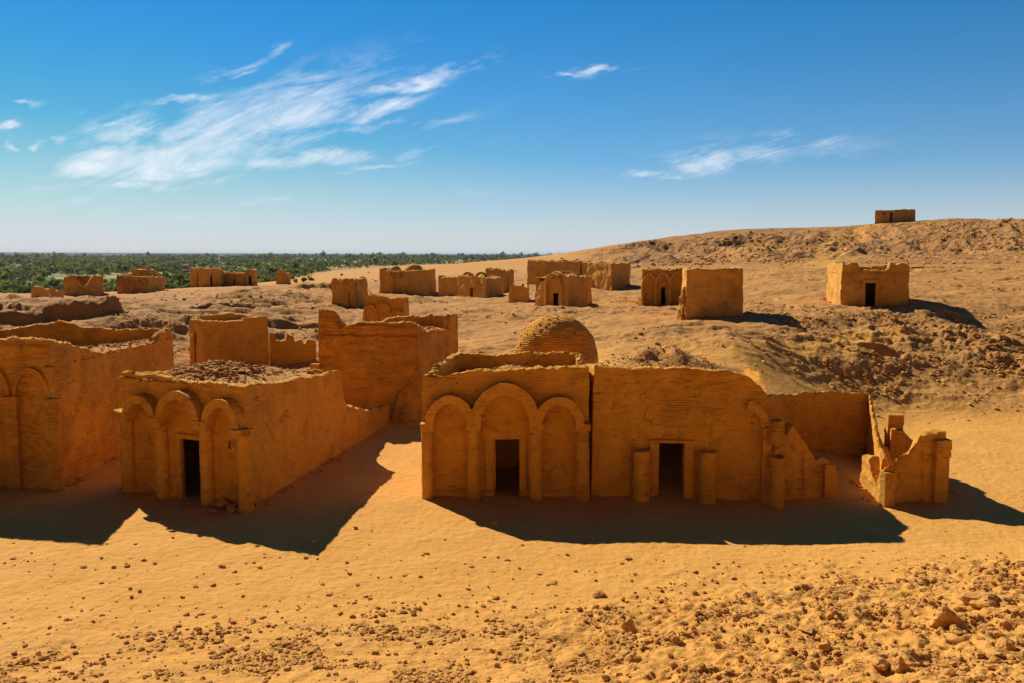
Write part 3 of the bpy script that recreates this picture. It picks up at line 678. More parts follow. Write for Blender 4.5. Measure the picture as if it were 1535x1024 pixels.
# ------------------------------------------------------------------ the tomb chapels
SEED = [10]; FEET = []
def nseed(): SEED[0] += 7; return SEED[0]
def flat(z): return [(0, z), (1, z)]
class Tomb:
    def __init__(s, name, label, cat, pts, tops, zb, thick=.45, mat=None, roofz=None, mound=0., rub=0, rsz=(.04, .12), closed=True, group=None, ops=(), relief=None, rough=.06, mcenter=(.5, .5), mspread=.35, **k):
        c = sum(np.array(p[:2]) for p in pts)/len(pts); s.zb = zb; s.sd = nseed()
        s.root = root(name, (float(c[0]), float(c[1]), zb), label, cat, group); s.mat = mat or M_plaster
        FEET.append((pts, closed, zb)); s.fr = [Fac(pts[i], pts[(i+1) % len(pts)]) for i in range(len(pts) if closed else len(pts)-1)]
        V_, F_, inner = shell(pts, tops, zb, thick, closed, ops, relief, seed=s.sd, **k)
        s.wall = obj('wall', V_, F_, s.mat, s.root)
        if roofz is not None:
            V_, F_, gd = roofpatch(inner, roofz, mound, rough, s.sd, mcenter, mspread, over=thick*1.15); s.roof = obj('roof', V_, F_, M_rub, s.root, angle=0)
            s.grid = gd
            if rub:
                s.rub = rubble_on(s.root, gd, rub, rsz[0], rsz[1], s.sd, (lambda z: np.clip((z-(roofz if not callable(roofz) else 4.1))/max(mound, .01)*1.6, .05, 1)) if mound > .15 else None)
    def part(s, name, vf, mat=None, parent=None, label=None):
        o = obj(name, vf[0], vf[1], mat or s.mat, parent or s.root)
        if label: o['label'] = label
        return o
    def box(s, name, side, s0, s1, o0, o1, z0, z1, mat=None, **k): return s.part(name, gbox(s.fr[side], s0, s1, o0, o1, z0, z1, seed=nseed(), **k), mat)
    def heap(s, side, s0, s1, depth, h, lump=.25):
        """fallen clay leaning on the foot of a wall"""
        fr = s.fr[side]; nu, nv = 18, 10; V_ = []; F_ = []
        for i in range(nu+1):
            for j in range(nv+1):
                a, b = i/nu, j/nv; e = math.sin(math.pi*a)**.7
                x = s0+(s1-s0)*a; o = -.1+(depth+.1)*b; p = fr.P(x, o, 0)
                zz = tz(p[0], p[1])-.06+h*e*(1-b)**1.5*(1+lump*noise2(x*2.2, o*2.2, 3))
                V_.append((p[0], p[1], zz))
        for i in range(nu):
            for j in range(nv): q = i*(nv+1)+j; F_.append((q, q+1, q+nv+2, q+nv+1))
        return s.part('fallen_clay', (wobble(np.array(V_), .03, .03, 3), F_))

def doorframe(T, side, s0, s1, z1, w=.16, proj=.05, back=-.06, zb=None, mat=None, lint=.16):
    zb = T.zb-.3 if zb is None else zb; fr = T.fr[side]; mb = MB()
    for (a, b, c, d) in ((s0-w, s0, zb, z1), (s1, s1+w, zb, z1), (s0-w-.03, s1+w+.03, z1, z1+lint)):
        v, f = gbox(fr, a, b, back, proj, c, d, .1, nseed(), (.006, .01)); mb.add(v, f)
    o = obj('door_frame', mb.V(), mb.f, mat or T.mat, T.root); return o

# ---- three-arched chapel in the middle ------------------------------------------------
A_, B_ = at(632, 748, 31), at(884, 742, 31); YB = 34.7
P1 = [A_[:2], B_[:2], (xu(874, 560, YB), YB), (xu(683, 560, YB), YB)]
fr = Fac(P1[0], P1[1]); S = lambda u, v=640: fr.s(u, v); Zf = lambda v: zv(v, 31)
d0, d1, dz1 = S(738), S(779), Zf(660)
def rel1(s, z):
    r = 0*s
    for (a, b, zs, zc) in ((S(651), S(701), Zf(634), Zf(600)), (S(722), S(793), Zf(634), Zf(586)), (S(812), S(862), Zf(634), Zf(601))):
        r = r-.16*arch_mask(s, z, a, b, Zf(736), zs, zc)
    r = r-.05*rect_mask(s, z, S(726), S(790), Zf(760), Zf(657))
    r = r+.05*rect_mask(s, z, -1, 9, Zf(558), 9, .05)+.03*noise2(s*1.5, z*9, 4)*(z > Zf(600))
    return r
T1 = Tomb('mudbrick_tomb', 'mud tomb chapel with three arches on columns, black doorway and open walled roof', 'tomb', P1,
  [[(0, Zf(563)), (.1, Zf(566)), (.22, Zf(558)), (.45, Zf(554)), (1, Zf(549))], [(0, Zf(549)), (.55, zv(552, 33)), (.72, zv(535, 34)), (1, zv(529, YB))],
   [(0, zv(529, YB)), (.3, zv(526, YB)), (.7, zv(530, YB)), (1, zv(526, YB))], [(0, zv(526, YB)), (.35, zv(533, 34)), (.7, zv(550, 32)), (1, Zf(563))]],
  0, .32, roofz=4.12, mound=.42, rub=420, rsz=(.03, .10), mcenter=(.55, .3), mspread=.28, ops=((0, d0, d1, -.3, dz1),), relief={0: rel1}, ds=.06, dz=.06, jag=.06)
for k, (a, b, sp_, ci, w_) in enumerate(((651, 701, 634, 603, .30), (722, 793, 634, 589, .40), (812, 862, 634, 605, .30))):
    T1.part('arch', arch_band(fr, S(a), S(b), Zf(sp_+1), Zf(ci), w_, .42, seed=nseed(), wob=.022))
for k, (u, r_) in enumerate(((641, .215), (710, .235), (803, .235), (873, .25))):
    c = T1.part('column', column(fr, S(u), .14, r_, -.4, Zf(642), seed=nseed(), ragged=.0))
    T1.part('capital', gbox(fr, S(u)-r_-.02, S(u)+r_+.02, -.1, .42, Zf(642), Zf(633), .08, nseed(), (.02, .02)), None, c)
doorframe(T1, 0, d0, d1, dz1, .24, -.16, -.28, lint=.12)
# ---- plain walled chapel joined on its right -------------------------------------------
YN = 31.1
A_, B_ = at(886.3, 744, YN), at(1149, 745, YN-.5); Y2 = 36.4
P2 = [A_[:2], B_[:2], (xu(1120, 560, Y2), Y2), (2.55, Y2)]
fr = Fac(P2[0], P2[1])
Z = lambda v: zv(v, YN)
d0, d1, dz1 = S(988), S(1027), Z(662)
def rel2(s, z):
    r = .06*rect_mask(s, z, -1, S(1118), Z(563), 9, .04)+.045*noise2(s*1.1, z*7, 14)*np.clip((z-2.2)/.6, 0, 1)
    r = r-.07*arch_mask(s, z, S(1085), S(1143), Z(740), Z(640), Z(604), .16)
    r = r-.05*rect_mask(s, z, S(948), S(1068), Z(770), Z(640), .08)-.07*np.clip(noise2(s*2.6, z*3.4, 17)-.12, 0, 1)*rect_mask(s, z, S(945), S(1085), Z(655), Z(600), .2)
    return r
T2 = Tomb('mudbrick_tomb', 'long blank-faced mud tomb with rounded right corner and two column stumps beside its door', 'tomb', P2,
  [[(0, Z(549)), (.42, Z(549)), (.78, Z(552)), (.88, Z(561)), (.95, Z(574)), (1, Z(592))], [(0, Z(592)), (.3, Z(565)), (1, zv(550, Y2))],
   [(0, zv(550, Y2)), (1, zv(550, Y2))], [(0, zv(550, Y2)), (1, Z(549))]],
  0, .35, roofz=lambda a, b: 4.15-1.25*sstep(.70, 1, a)*sstep(.9, 0, b), mound=.84, rough=.03, rub=800, rsz=(.02, .07), mcenter=(.43, .6), mspread=.33, ops=((0, d0, d1, -.3, dz1),), relief={0: rel2}, ds=.06, dz=.06, jag=.05)
doorframe(T2, 0, d0, d1, dz1, .30, .07, lint=.10)
for u in (961, 1059):
    T2.part('column_stump', column(fr, S(u, 700), .34, .30, -.45, Z(670), seed=nseed(), n=26, taper=.04, ragged=.06))
T2.part('arch_fragment', arch_band(fr, S(1075), S(1140), Z(636), Z(606), .28, .26, seed=nseed(), t0=.60, t1=.98, wob=.05))
T2.box('pilaster', 0, fr.L-.22, fr.L+.08, -.1, .22, -.4, Z(636))
# ---- left three-arched chapel with long side wall --------------------------------------
P3 = [(-14.26, 31.9), (-8.96, 29.4), (-7.40, 38.4), (-12.7, 39.0)]
fr = Fac(P3[0], P3[1]); Zq = lambda u, v: fr.z(u, v)
d0, d1, dz1 = S(266), S(300), Zq(283, 660)
AR = ((203, 235, 625, 603), (254, 300, 628, 597), (322, 358, 636, 609))
HOL = tuple((0, q[0]-.07, q[0]+.07, q[1]-.13, q[1]+.12) for q in (fr.sz(222, 656, -.1), fr.sz(343, 668, -.1)))
def rel3(s, z):
    r = 0*s
    for (a, b, sp_, cr) in AR: r = r-.15*arch_mask(s, z, S(a), S(b), .05, Zq((a+b)/2, sp_), Zq((a+b)/2, cr-2))
    return r+.04*noise2(s*1.3, z*8, 24)*(z > 3.2)
T3 = Tomb('mudbrick_tomb', 'left three-arched mud tomb with dusty brown arch tops and rubble heaped on its roof', 'tomb', P3,
  [[(0, 4.38), (.3, 4.42), (.45, 4.32), (1, 4.30)], [(0, 4.28), (.3, 4.02), (.55, 3.88), (.8, 3.66), (.9, 3.66), (1, 3.45)], flat(3.6), [(0, 3.6), (1, 4.38)]],
  0, .35, roofz=lambda a, b: 4.16-.72*b, mound=.52, rub=1900, rsz=(.035, .15), mcenter=(.5, .42), mspread=.42, ops=((0, d0, d1, -.3, dz1),)+HOL, relief={0: rel3}, ds=.06, dz=.06, jag=.05)
for (a, b, sp_, cr) in AR:
    T3.part('arch', arch_band(fr, S(a), S(b), Zq((a+b)/2, sp_+2), Zq((a+b)/2, cr), .29, .36, seed=nseed(), wob=.022))
for (u, r_, cv) in ((193, .27, 622), (244, .26, 632), (311, .26, 637), (368, .26, 650)):
    c = T3.part('column', column(fr, S(u), .07, r_, -.4, Zq(u, cv+6), seed=nseed(), n=22))
    T3.part('capital', gbox(fr, S(u)-r_-.03, S(u)+r_+.03, -.1, .42, Zq(u, cv+6), Zq(u, cv-8), .08, nseed(), (.03, .03)), None, c)
doorframe(T3, 0, d0, d1, dz1, .16, -.08, -.22)
# low wall running back from it
LW = [(-7.40, 38.4), (-6.28, 44.8)]
V_, F_, _ = shell(LW, [[(0, 2.9), (.03, 2.45), (.08, 2.1), (.15, 1.85), (.4, 1.42), (.6, 1.22), (.8, 1.08), (1, .92)]], 0, .45, closed=False, seed=31, jag=.12, ds=.07, dz=.08)
o = obj('wall', V_, F_, M_plaster, T3.root); o['label'] = 'low broken wall running back from the chapel'; o.name = 'low_wall'

# ---- leftmost chapel cut by the frame --------------------------------------------------
P4 = [(-27.5, 34.0), (-16.7, 31.8), (-16.45, 43.0), (-27.4, 44.5)]
fr = Fac(P4[0], P4[1]); Zq = lambda u, v: fr.z(u, v)
AR = ((27, 73, 600, 557), (-36, 14, 592, 553), (-96, -48, 586, 548))
def rel4(s, z):
    r = .07*rect_mask(s, z, -1, 99, Zq(50, 527), Zq(50, 519), .04)+.045*noise2(s*.9, z*7, 34)*np.clip((z-2.9)/.6, 0, 1)
    for (a, b, sp_, cr) in AR: r = r-.06*arch_mask(s, z, S(a), S(b), .05, Zq((a+b)/2, sp_), Zq((a+b)/2, cr))
    return r
T4 = Tomb('mudbrick_tomb', 'large plain-sided mud tomb with thin arches, cut off by the left edge', 'tomb', P4,
  [[(0, 5.62), (.6, 5.65), (1, 5.6)], [(0, 5.6), (.05, 5.55), (.16, 5.25), (.28, 4.9), (.36, 4.68), (.6, 4.62), (.83, 4.55), (.86, 4.85), (.92, 5.0), (1, 5.1)],
   [(0, 5.1), (.25, 5.0), (.42, 5.15), (.52, 5.42), (.60, 5.3), (.8, 4.95), (1, 4.9)], [(0, 4.9), (1, 5.62)]],
  0, .38, mat=M_brick, roofz=lambda a, b: 4.0+.55*sstep(.6, .95, a), mound=.3, rub=900, rsz=(.04, .13), relief={0: rel4}, ds=.07, dz=.07, jag=.07, mcenter=(.75, .35))
for (a, b, sp_, cr) in AR:
    T4.part('arch', arch_band(fr, S(a), S(b), Zq((a+b)/2, sp_), Zq((a+b)/2, cr), .13, .07, seed=nseed(), wob=.006))
for u, cv in ((20, 597), (81, 600), (-42, 590)):
    c = T4.box('pilaster', 0, S(u)-.26, S(u)+.26, -.1, .11, -.4, Zq(u, cv+8))
    T4.part('capital', gbox(fr, S(u)-.32, S(u)+.32, -.1, .17, Zq(u, cv+8), Zq(u, cv-3), .08, nseed(), (.02, .02)), None, c)

# ---- tall brick chapel behind the alley ------------------------------------------------
P5 = [(xu(476, 620, 46.4), 46.4), (xu(629, 631, 45.2), 45.2), (xu(690, 600, 51.5), 51.5), (xu(566, 600, 52.6), 52.6)]
fr = Fac(P5[0], P5[1]); Zq = lambda u, v: fr.z(u, v)
rel5 = lambda s, z: .08*rect_mask(s, z, S(505), 99, Zq(560, 497), Zq(560, 488), .05)+.05*noise2(s*.8, z*6, 44)
T5 = Tomb('mudbrick_tomb', 'tall blind brick tomb with broken left corner tower, standing behind the sandy alley', 'tomb', P5,
  [[(0, Zq(478, 464)), (.11, Zq(495, 465)), (.16, Zq(500, 480)), (.22, Zq(508, 491)), (.3, Zq(520, 489)), (.45, Zq(545, 483)), (1, Zq(628, 483))],
   [(0, Zq(628, 484)), (.1, 4.95), (.2, 4.62), (.76, 4.45), (.80, zv(474, 50)), (1, zv(472, 51.5))], [(0, zv(472, 51.5)), (.7, zv(474, 52)), (.85, zv(476, 52)), (1, zv(484, 52))], [(0, zv(484, 52)), (.5, 4.7), (.8, 5.0), (1, Zq(478, 464))]],
  0, .42, mat=M_brick, roofz=4.4, mound=.25, rub=500, rsz=(.04, .13), relief={0: rel5}, ds=.09, dz=.08, jag=.08, batter=.03)
T5.heap(0, fr.L-1.4, fr.L+.4, 1.2, 2.2, .5)
T5.box('buttress', 0, -.25, .3, -.05, .35, .5, Zq(478, 545), taper=.1)

# ---- roofed chapel behind the left one, with crenelled garden wall ----------------------
P6 = [(xu(285, 555, 54.6), 54.6), (xu(306, 555, 53.3), 53.3), (xu(404, 540, 57.4), 57.4), (xu(372, 540, 59.2), 59.2)]
fr = Fac(P6[1], P6[2])
T6 = Tomb('mudbrick_tomb', 'mud tomb with corner column niche and stepped low walls, beyond the left rubble roof', 'tomb', P6,
  [flat(4.68), [(0, 4.65), (.6, 4.46), (.63, 4.66), (.95, 4.66), (1, 4.6)], flat(4.62), [(0, 4.62), (.25, 4.85), (.8, 4.85), (1, 4.68)]], 1.3, .3, roofz=4.40, ds=.1, dz=.1, jag=.06, rough=.04,
  relief={0: lambda s, z: -.10*arch_mask(s, z, .35, .85, 1.5, 3.7, 4.05), 1: lambda s, z: .05*rect_mask(s, z, -1, 99, 4.42, 9, .05)})
T6.part('column', column(T6.fr[0], .62, .05, .14, 1.2, 3.75, seed=3))
V_, F_, _ = shell([(P6[2][0]+.02, P6[2][1]+.05), (xu(474, 540, 59), 59)], [[(0, 3.6), (.13, 3.5), (.14, 3.0), (.35, 2.92), (.36, 3.5), (.52, 3.4), (.53, 3.0), (.72, 3.05), (.73, 2.7), (.8, 2.7), (.81, 3.1), (1, 3.0)]], 1.6, .4, closed=False, seed=35, jag=.1)
o = obj('stepped_wall', V_, F_, M_plaster, T6.root)
# ---- small arcaded wall panel beyond the tall tomb --------------------------------------
P7 = [(xu(546, 480, 58), 58), (xu(606, 480, 57.2), 57.2), (xu(614, 480, 59.5), 59.5)]; P7.append((P7[0][0]+P7[2][0]-P7[1][0], P7[0][1]+P7[2][1]-P7[1][1]))
T7 = Tomb('mudbrick_tomb', 'small ruined tomb with round-headed niches peeping over the tall brick tomb', 'tomb', P7,
  [[(0, zv(446, 58)), (.2, zv(442, 58)), (.6, zv(444, 58)), (1, zv(447, 57))], [(0, zv(447, 57)), (1, zv(455, 59))], flat(5.7), flat(5.8)], 2.7, .3, roofz=5.2, ds=.1, dz=.1, jag=.08)
fr = T7.fr[0]
for (a, b, sp_, cr) in ((549, 562, 468, 459), (567, 583, 466, 456), (589, 602, 474, 467)):
    T7.part('arch', arch_band(fr, S(a, 465), S(b, 465), fr.z(a, sp_), fr.z(a, cr), .14, .12, seed=nseed(), wob=.01, seg=16))
for u in (547, 565, 586, 604): T7.box('pilaster', 0, S(u, 470)-.1, S(u, 470)+.1, -.05, .12, 2.5, fr.z(u, 468))

# ---- domed chapel behind the middle row --------------------------------------------------
DX, DY, DR = xu(833, 540, 43), 43.0, 2.02
P8 = [(DX-2.35, DY-2.4), (DX+2.3, DY-2.4), (DX+2.3, DY+2.3), (DX-2.35, DY+2.3)]
T8 = Tomb('domed_tomb', 'tomb crowned by a rough rounded brick dome, behind the middle chapel', 'tomb', P8, [flat(3.1)]*4, 1.2, .4, mat=M_brick, roofz=3.0, jag=.08)
zt = zv(472, 43); z0 = 2.7; n, m = 72, 58; V_ = []; F_ = []
for i in range(m+1):
    t = i/m; zz = z0+(zt-z0)*t
    tt = max(0, (zz-3.55)/(zt-3.55)); r = DR*(1.03-.03*min(1, t*2))*math.sqrt(max(0, 1-tt**2.15))**(.95)
    for k in range(n):
        a = 2*math.pi*k/n; step = .026*(i % 2); lit = .5-.5*math.cos(a)
        rr_ = max(r+step-.02, .0); V_.append((DX+rr_*math.cos(a), DY+rr_*math.sin(a), zz))
for i in range(m):
    for k in range(n): F_.append((i*n+k, i*n+(k+1) % n, (i+1)*n+(k+1) % n, (i+1)*n+k))
V_ = wobble(np.array(V_), .07, .036, 88, .9, 4.5)
dome = obj('dome', V_, F_, M_brick, T8.root, angle=35)
rng = np.random.default_rng(4); k = rng.integers(n*8, len(V_), 520); k = k[(V_[k, 0]-DX < .5+.9*rng.random(len(k)))]
V2, F2 = stones(V_[k], .035+.05*rng.random(len(k)), 5, .5, .5); o = obj('brick_ends', V2, F2, M_rub, T8.root, smooth=False); o['kind'] = 'stuff'

# ---- right-hand ruins ---------------------------------------------------------------------
Yr = 30.6
V_, F_, _ = shell([at(1152, 765, 30.1)[:2], at(1222, 752, 30.9)[:2], at(1256, 750, 31.2)[:2]],
  [[(0, zv(690, Yr)), (.12, zv(668, Yr)), (.22, zv(662, Yr)), (.36, zv(650, Yr)), (.45, zv(636, Yr)), (.52, zv(634, Yr)), (.62, zv(650, Yr)), (.78, zv(664, Yr)), (.92, zv(680, Yr)), (1, zv(686, Yr))],
   [(0, zv(690, Yr)), (.35, zv(690, Yr)), (.7, zv(698, Yr)), (1, zv(716, Yr))]], 0, .42, closed=False, seed=61, ds=.06, dz=.07, jag=.10, batter=.02, wob=(.05, .03),
   relief={0: lambda s, z: -.10*rect_mask(s, z, .42, 1.55, -9, 1.75, .06)-.22*np.exp(-((s-1.05)/.10)**2-((z-1.95)/.11)**2)})
r9 = root('ruined_wall', at(1200, 758, 30.6), 'jagged triangular remnant of a mud wall with a small hole, right of the long blank tomb', 'ruin')
r9['_org'] = list(map(float, at(1200, 758, 30.6))); obj('wall', V_, F_, M_stone, r9)
f9 = Fac(at(1152, 765, 30.1), at(1222, 752, 30.9)); f9b = Fac(at(1222, 752, 30.9), at(1256, 750, 31.2))
v, f = column(f9, .2, .16, .26, -.45, zv(682, 30.1), seed=62, ragged=.08); obj('column', v, f, M_stone, r9)
v, f = gbox(f9b, .28, .72, -.1, .14, -.4, zv(700, Yr), .1, 5, (.03, .03)); obj('pilaster', v, f, M_stone, r9)
v, f = gbox(f9, .02, .5, -.3, .30, zv(668, 30.1), zv(632, 30.1), .1, 5, (.07, .06), taper=.35); obj('arch_stub', v, f, M_stone, r9)
# roofless court behind it
T10 = Tomb('roofless_court', 'roofless three-sided mud court in deep shade behind the jagged wall remnant', 'ruin',
  [(xu(1150, 600, 35.0), 35.0), (xu(1186, 600, 36.2), 36.2), (xu(1300, 600, 36.3), 36.3), (xu(1321, 690, 32.3), 32.3)],
  [[(0, zv(594, 35)), (1, zv(590, 36.2))], [(0, zv(591, 36.2)), (.25, zv(587, 36.2)), (.7, zv(588, 36.2)), (1, zv(590, 36.2))], [(0, zv(590, 36.3)), (.3, zv(618, 35.2)), (.65, zv(655, 34)), (1, zv(688, 32.4))]],
  .1, .17, closed=False, jag=.05, ds=.09, dz=.09, relief={1: lambda s, z: .05*rect_mask(s, z, -1, .32, -9, 9, .04)+.07*rect_mask(s, z, -1, 99, -9, 1.25, .05)})
_c = T10.fr[2]; T10.fr.append(Fac(_c.A+_c.d*_c.L-_c.n*.15, _c.A-_c.n*.15)); T10.heap(3, -.1, _c.L+.1, 1.6, 1.7, .35)
# free-standing ruin at far right
a, b = at(1322, 755, 30.0), at(1414, 750, 30.6)
T11 = Tomb('roofless_ruin', 'small roofless ruin with stepped broken walls and a heavy right pier, on open sand', 'ruin',
  [(xu(1289, 742, 32.6), 32.6), a[:2], b[:2], (xu(1402, 700, 33.9), 33.9), (xu(1330, 700, 34.2), 34.2)],
  [[(0, zv(682, 32.6)), (.35, zv(682, 32)), (.45, zv(700, 31.6)), (.7, zv(728, 31)), (.85, zv(705, 30.5)), (1, zv(702, 30))],
   [(0, zv(702, 30)), (.12, zv(700, 30)), (.3, zv(690, 30)), (.45, zv(684, 30)), (.5, zv(668, 30)), (.58, zv(656, 30)), (.75, zv(650, 30.4)), (1, zv(648, 30.6))],
   [(0, zv(648, 30.6)), (.25, zv(655, 31)), (.5, zv(672, 32.2)), (1, zv(678, 33.8))], [(0, zv(678, 33.8)), (.3, zv(672, 34)), (.5, zv(658, 34.1)), (.7, zv(642, 34.1)), (1, zv(638, 34.2))]],
  0, .40, mat=M_stone, closed=False, jag=.10, ds=.07, dz=.07, wob=(.05, .04), relief={1: lambda s, z: -.10*rect_mask(s, z, .42, 1.62, -9, 1.95, .05)})
T11.box('pilaster', 1, T11.fr[1].L-.50, T11.fr[1].L+.03, -.1, .17, -.4, zv(686, 30.4)); T11.box('capital', 1, T11.fr[1].L-.54, T11.fr[1].L+.06, -.1, .22, zv(686, 30.4), zv(660, 30.4), wob=(.03, .04))
f_ = Fac(at(1328, 690, 34.2)[:2], at(1353, 690, 34.1)[:2]); T11.part('standing_slab', gbox(f_, 0, f_.L, -.42, .03, -.3, zv(622, 34.1), .08, 3, (.03, .035), taper=.06))
T11.box('pilaster', 1, -.03, .38, -.1, .17, -.4, zv(708, 30))
# ------------------------------------------------------------------ distant chapels
def far_tomb(label, FL, FR, BR, tops, zb, door=None, arches=(), mat=None, roofz=None, BL=None, name='mudbrick_tomb', cat='tomb', thick=.4, frame=True, group=None, relief=None, ds=.16, dz=.16, jag=.13, closed=True, win=(), **k):
    pts = quadXY(FL, FR, BR, BL); f0 = Fac(pts[0], pts[1]); ops = []
    if door:
        ul, ur, vt = door; a, b = f0.s(ul, FL[1]-8), f0.s(ur, FL[1]-8); zt_ = f0.z((ul+ur)/2, vt); ops = [(0, a, b, zb-.3, zt_)]
    for (wl, wr, wb, wt) in win: ops.append((0, f0.s(wl, FL[1]-8), f0.s(wr, FL[1]-8), f0.z(wl, wb), f0.z(wl, wt)))
    AM = [(f0.s(a, FL[1]-15), f0.s(b, FL[1]-15), f0.z(a, sp_), f0.z(a, cr)) for (a, b, sp_, cr) in arches]
    def rel(s, z):
        r = 0*s+.03*noise2(s*1.0, z*4, 3)
        for q in AM: r = r-.22*arch_mask(s, z, q[0], q[1], zb+.05, q[2], q[3], .06)
        if relief is not None: r = r+relief(s, z)
        return r
    rz = roofz if roofz is not None else min(q[1] for t in tops for q in t)-.25
    T = Tomb(name, label, cat, pts, tops, zb, thick, mat or M_far, roofz=rz, ops=ops, relief={0: rel}, ds=ds, dz=dz, jag=jag, group=group, wob=(.09, .035), **k)
    if door and frame: doorframe(T, 0, a, b, zt_, .22, .06, lint=.2)
    for q in AM: T.part('arch', arch_band(f0, q[0], q[1], q[2], q[3], .2, .2, seed=nseed(), seg=16, wob=.01))
    return T
def zt4(Yf, Yb, *vs): return [flat(zv(v, Y)) for v, Y in zip(vs, (Yf, (Yf+Yb)/2, Yb, (Yf+Yb)/2))]

# square tomb with notched parapet (right)
Y = 68
zz = lambda v: zv(v, Y)
TD = far_tomb('square mud tomb with notched parapet and tall dark door, alone below the right hill', (1259, 460, 68), (1360, 462, 66.8), (1362, 458, 72.5), 
  [[(0, zz(395)), (.22, zz(395)), (.235, zz(403)), (.3, zz(405)), (.70, zz(404)), (.71, zz(395)), (1, zz(394))], flat(zv(395, 69)), flat(zv(398, 73)), flat(zv(394, 71))], 4.35,
  door=(1296, 1312, 424), BL=(1237, 458, 73), relief=lambda s, z: -.10*rect_mask(s, z, 1.75, 3.35, 4, zz(407), .05)+.06*rect_mask(s, z, 1.95, 3.15, zz(424), zz(412), .05), ds=.12, dz=.12, batter=.03)
# big plain cube
Y = 60; zz = lambda v: zv(v, Y)
TC = far_tomb('plain cube-shaped mud tomb with a smooth blind front and a shadow on its right', (1027, 479, 60), (1113, 478, 60), (1112, 470, 64.5),
  [[(0, zz(403)), (1, zz(402))], flat(zv(403, 62)), flat(zv(404, 64)), flat(zv(404, 62))], 4.1, BL=(1021, 470, 64.2), relief=lambda s, z: .07*rect_mask(s, z, -1, 9, zz(414), 99, .04)+.05*rect_mask(s, z, 3.35, 9, 0, 99, .04), ds=.12, dz=.12, jag=.03, batter=.012)
V_, F_ = gbox(Fac(*[at(1016, 479, 60.8)[:2], at(1030, 479, 60.0)[:2]]), 0, .55, -.5, .2, 3.9, zv(430, 60.4), .14, 4, (.12, .08), taper=.45); obj('eroded_corner', V_, F_, M_far, TC.root)
# three-arched with door
Y = 80; zz = lambda v: zv(v, Y)
TE = far_tomb('three-arched mud tomb with a dark door, left of the plain cube tomb', (961, 457, 80), (1034, 458, 80), (1036, 455, 86), zt4(80, 86, 403, 402, 402, 403), 3.95,
  door=(989, 998, 431), arches=((965, 980, 427, 413), (984, 1001, 425, 411), (1006, 1022, 424, 410)), jag=.1, frame=False)
for u in (963, 982, 1003.5, 1024): TE.part('column', column(TE.fr[0], TE.fr[0].s(u, 440), .08, .14, 3.7, TE.fr[0].z(u, 427), seed=nseed()))
# vaulted chapel with projecting arch
TF = far_tomb('small mud tomb with a projecting arched doorway and slumped left side, mid distance', (802, 456, 81), (852, 460, 77.5), (887, 456, 82),
  [[(0, zv(436, 80)), (.12, zv(424, 80)), (.25, zv(419, 80)), (.4, zv(409, 80)), (.7, zv(407, 79)), (1, zv(413, 78))], [(0, zv(411, 78)), (1, zv(415, 82))], flat(zv(413, 83)), flat(zv(416, 82))], 3.8,
  door=(826, 835, 433), arches=((822, 840, 425, 413),), roofz=zv(411, 80)-.35, mound=.5, rub=260, rsz=(.06, .2), jag=.12, frame=False)
for u in (819.5, 843): TF.part('column', column(TF.fr[0], TF.fr[0].s(u, 440), .1, .16, 3.5, TF.fr[0].z(u, 425), seed=nseed()))
far_tomb('low square stub of a mud building, left of the slumped arched tomb', (763, 452, 88), (790, 453, 87), (793, 451, 90), zt4(88, 91, 427, 428, 427, 427), 3.7, name='ruined_building', cat='ruin')
# long flat block
far_tomb('long flat-topped mud building, highest of the middle-distance group', (790, 433, 122), (870, 433, 116), (886, 431, 122), zt4(119, 124, 391, 391, 390, 390), 4.1, mound=.0, jag=.08)
far_tomb('plain mud block built against the right end of the long flat building', (871, 434, 116), (917, 436, 110.5), (945, 433, 116), zt4(113, 117, 394, 394, 393, 393), 4.1, jag=.08)
# twin-domed building
TH = far_tomb('long mud tomb with two low domes showing over its parapet', (569, 439, 112), (644, 440, 107.5), (654, 437, 112), 
  [[(0, zv(403, 112)), (.1, zv(402, 112)), (.12, zv(405, 112)), (.4, zv(406, 111)), (.95, zv(404, 108)), (1, zv(402, 108))], flat(zv(403, 109)), flat(zv(404, 113)), flat(zv(402, 113))], 3.5,
  arches=((572, 588, 418, 409), (590, 601, 417, 409)), roofz=zv(408, 110), jag=.06)
def lowdome(T, u, v, Y, r, h):
    c = at(u, v, Y); V_ = []; F_ = []; n, m = 20, 6
    for i in range(m+1):
        t = i/m*math.pi/2
        for k in range(n): a = 2*math.pi*k/n; V_.append((c[0]+r*math.cos(t)*math.cos(a), c[1]+r*math.cos(t)*math.sin(a), c[2]-h*1.3+h*1.3*math.sin(t)))
    for i in range(m):
        for k in range(n): F_.append((i*n+k, i*n+(k+1) % n, (i+1)*n+(k+1) % n, (i+1)*n+k))
    T.part('dome', (wobble(np.array(V_), .05, .04, 7), F_))
lowdome(TH, 592, 398, 112, .9, .7); lowdome(TH, 620, 395, 111.5, 1.3, .9)
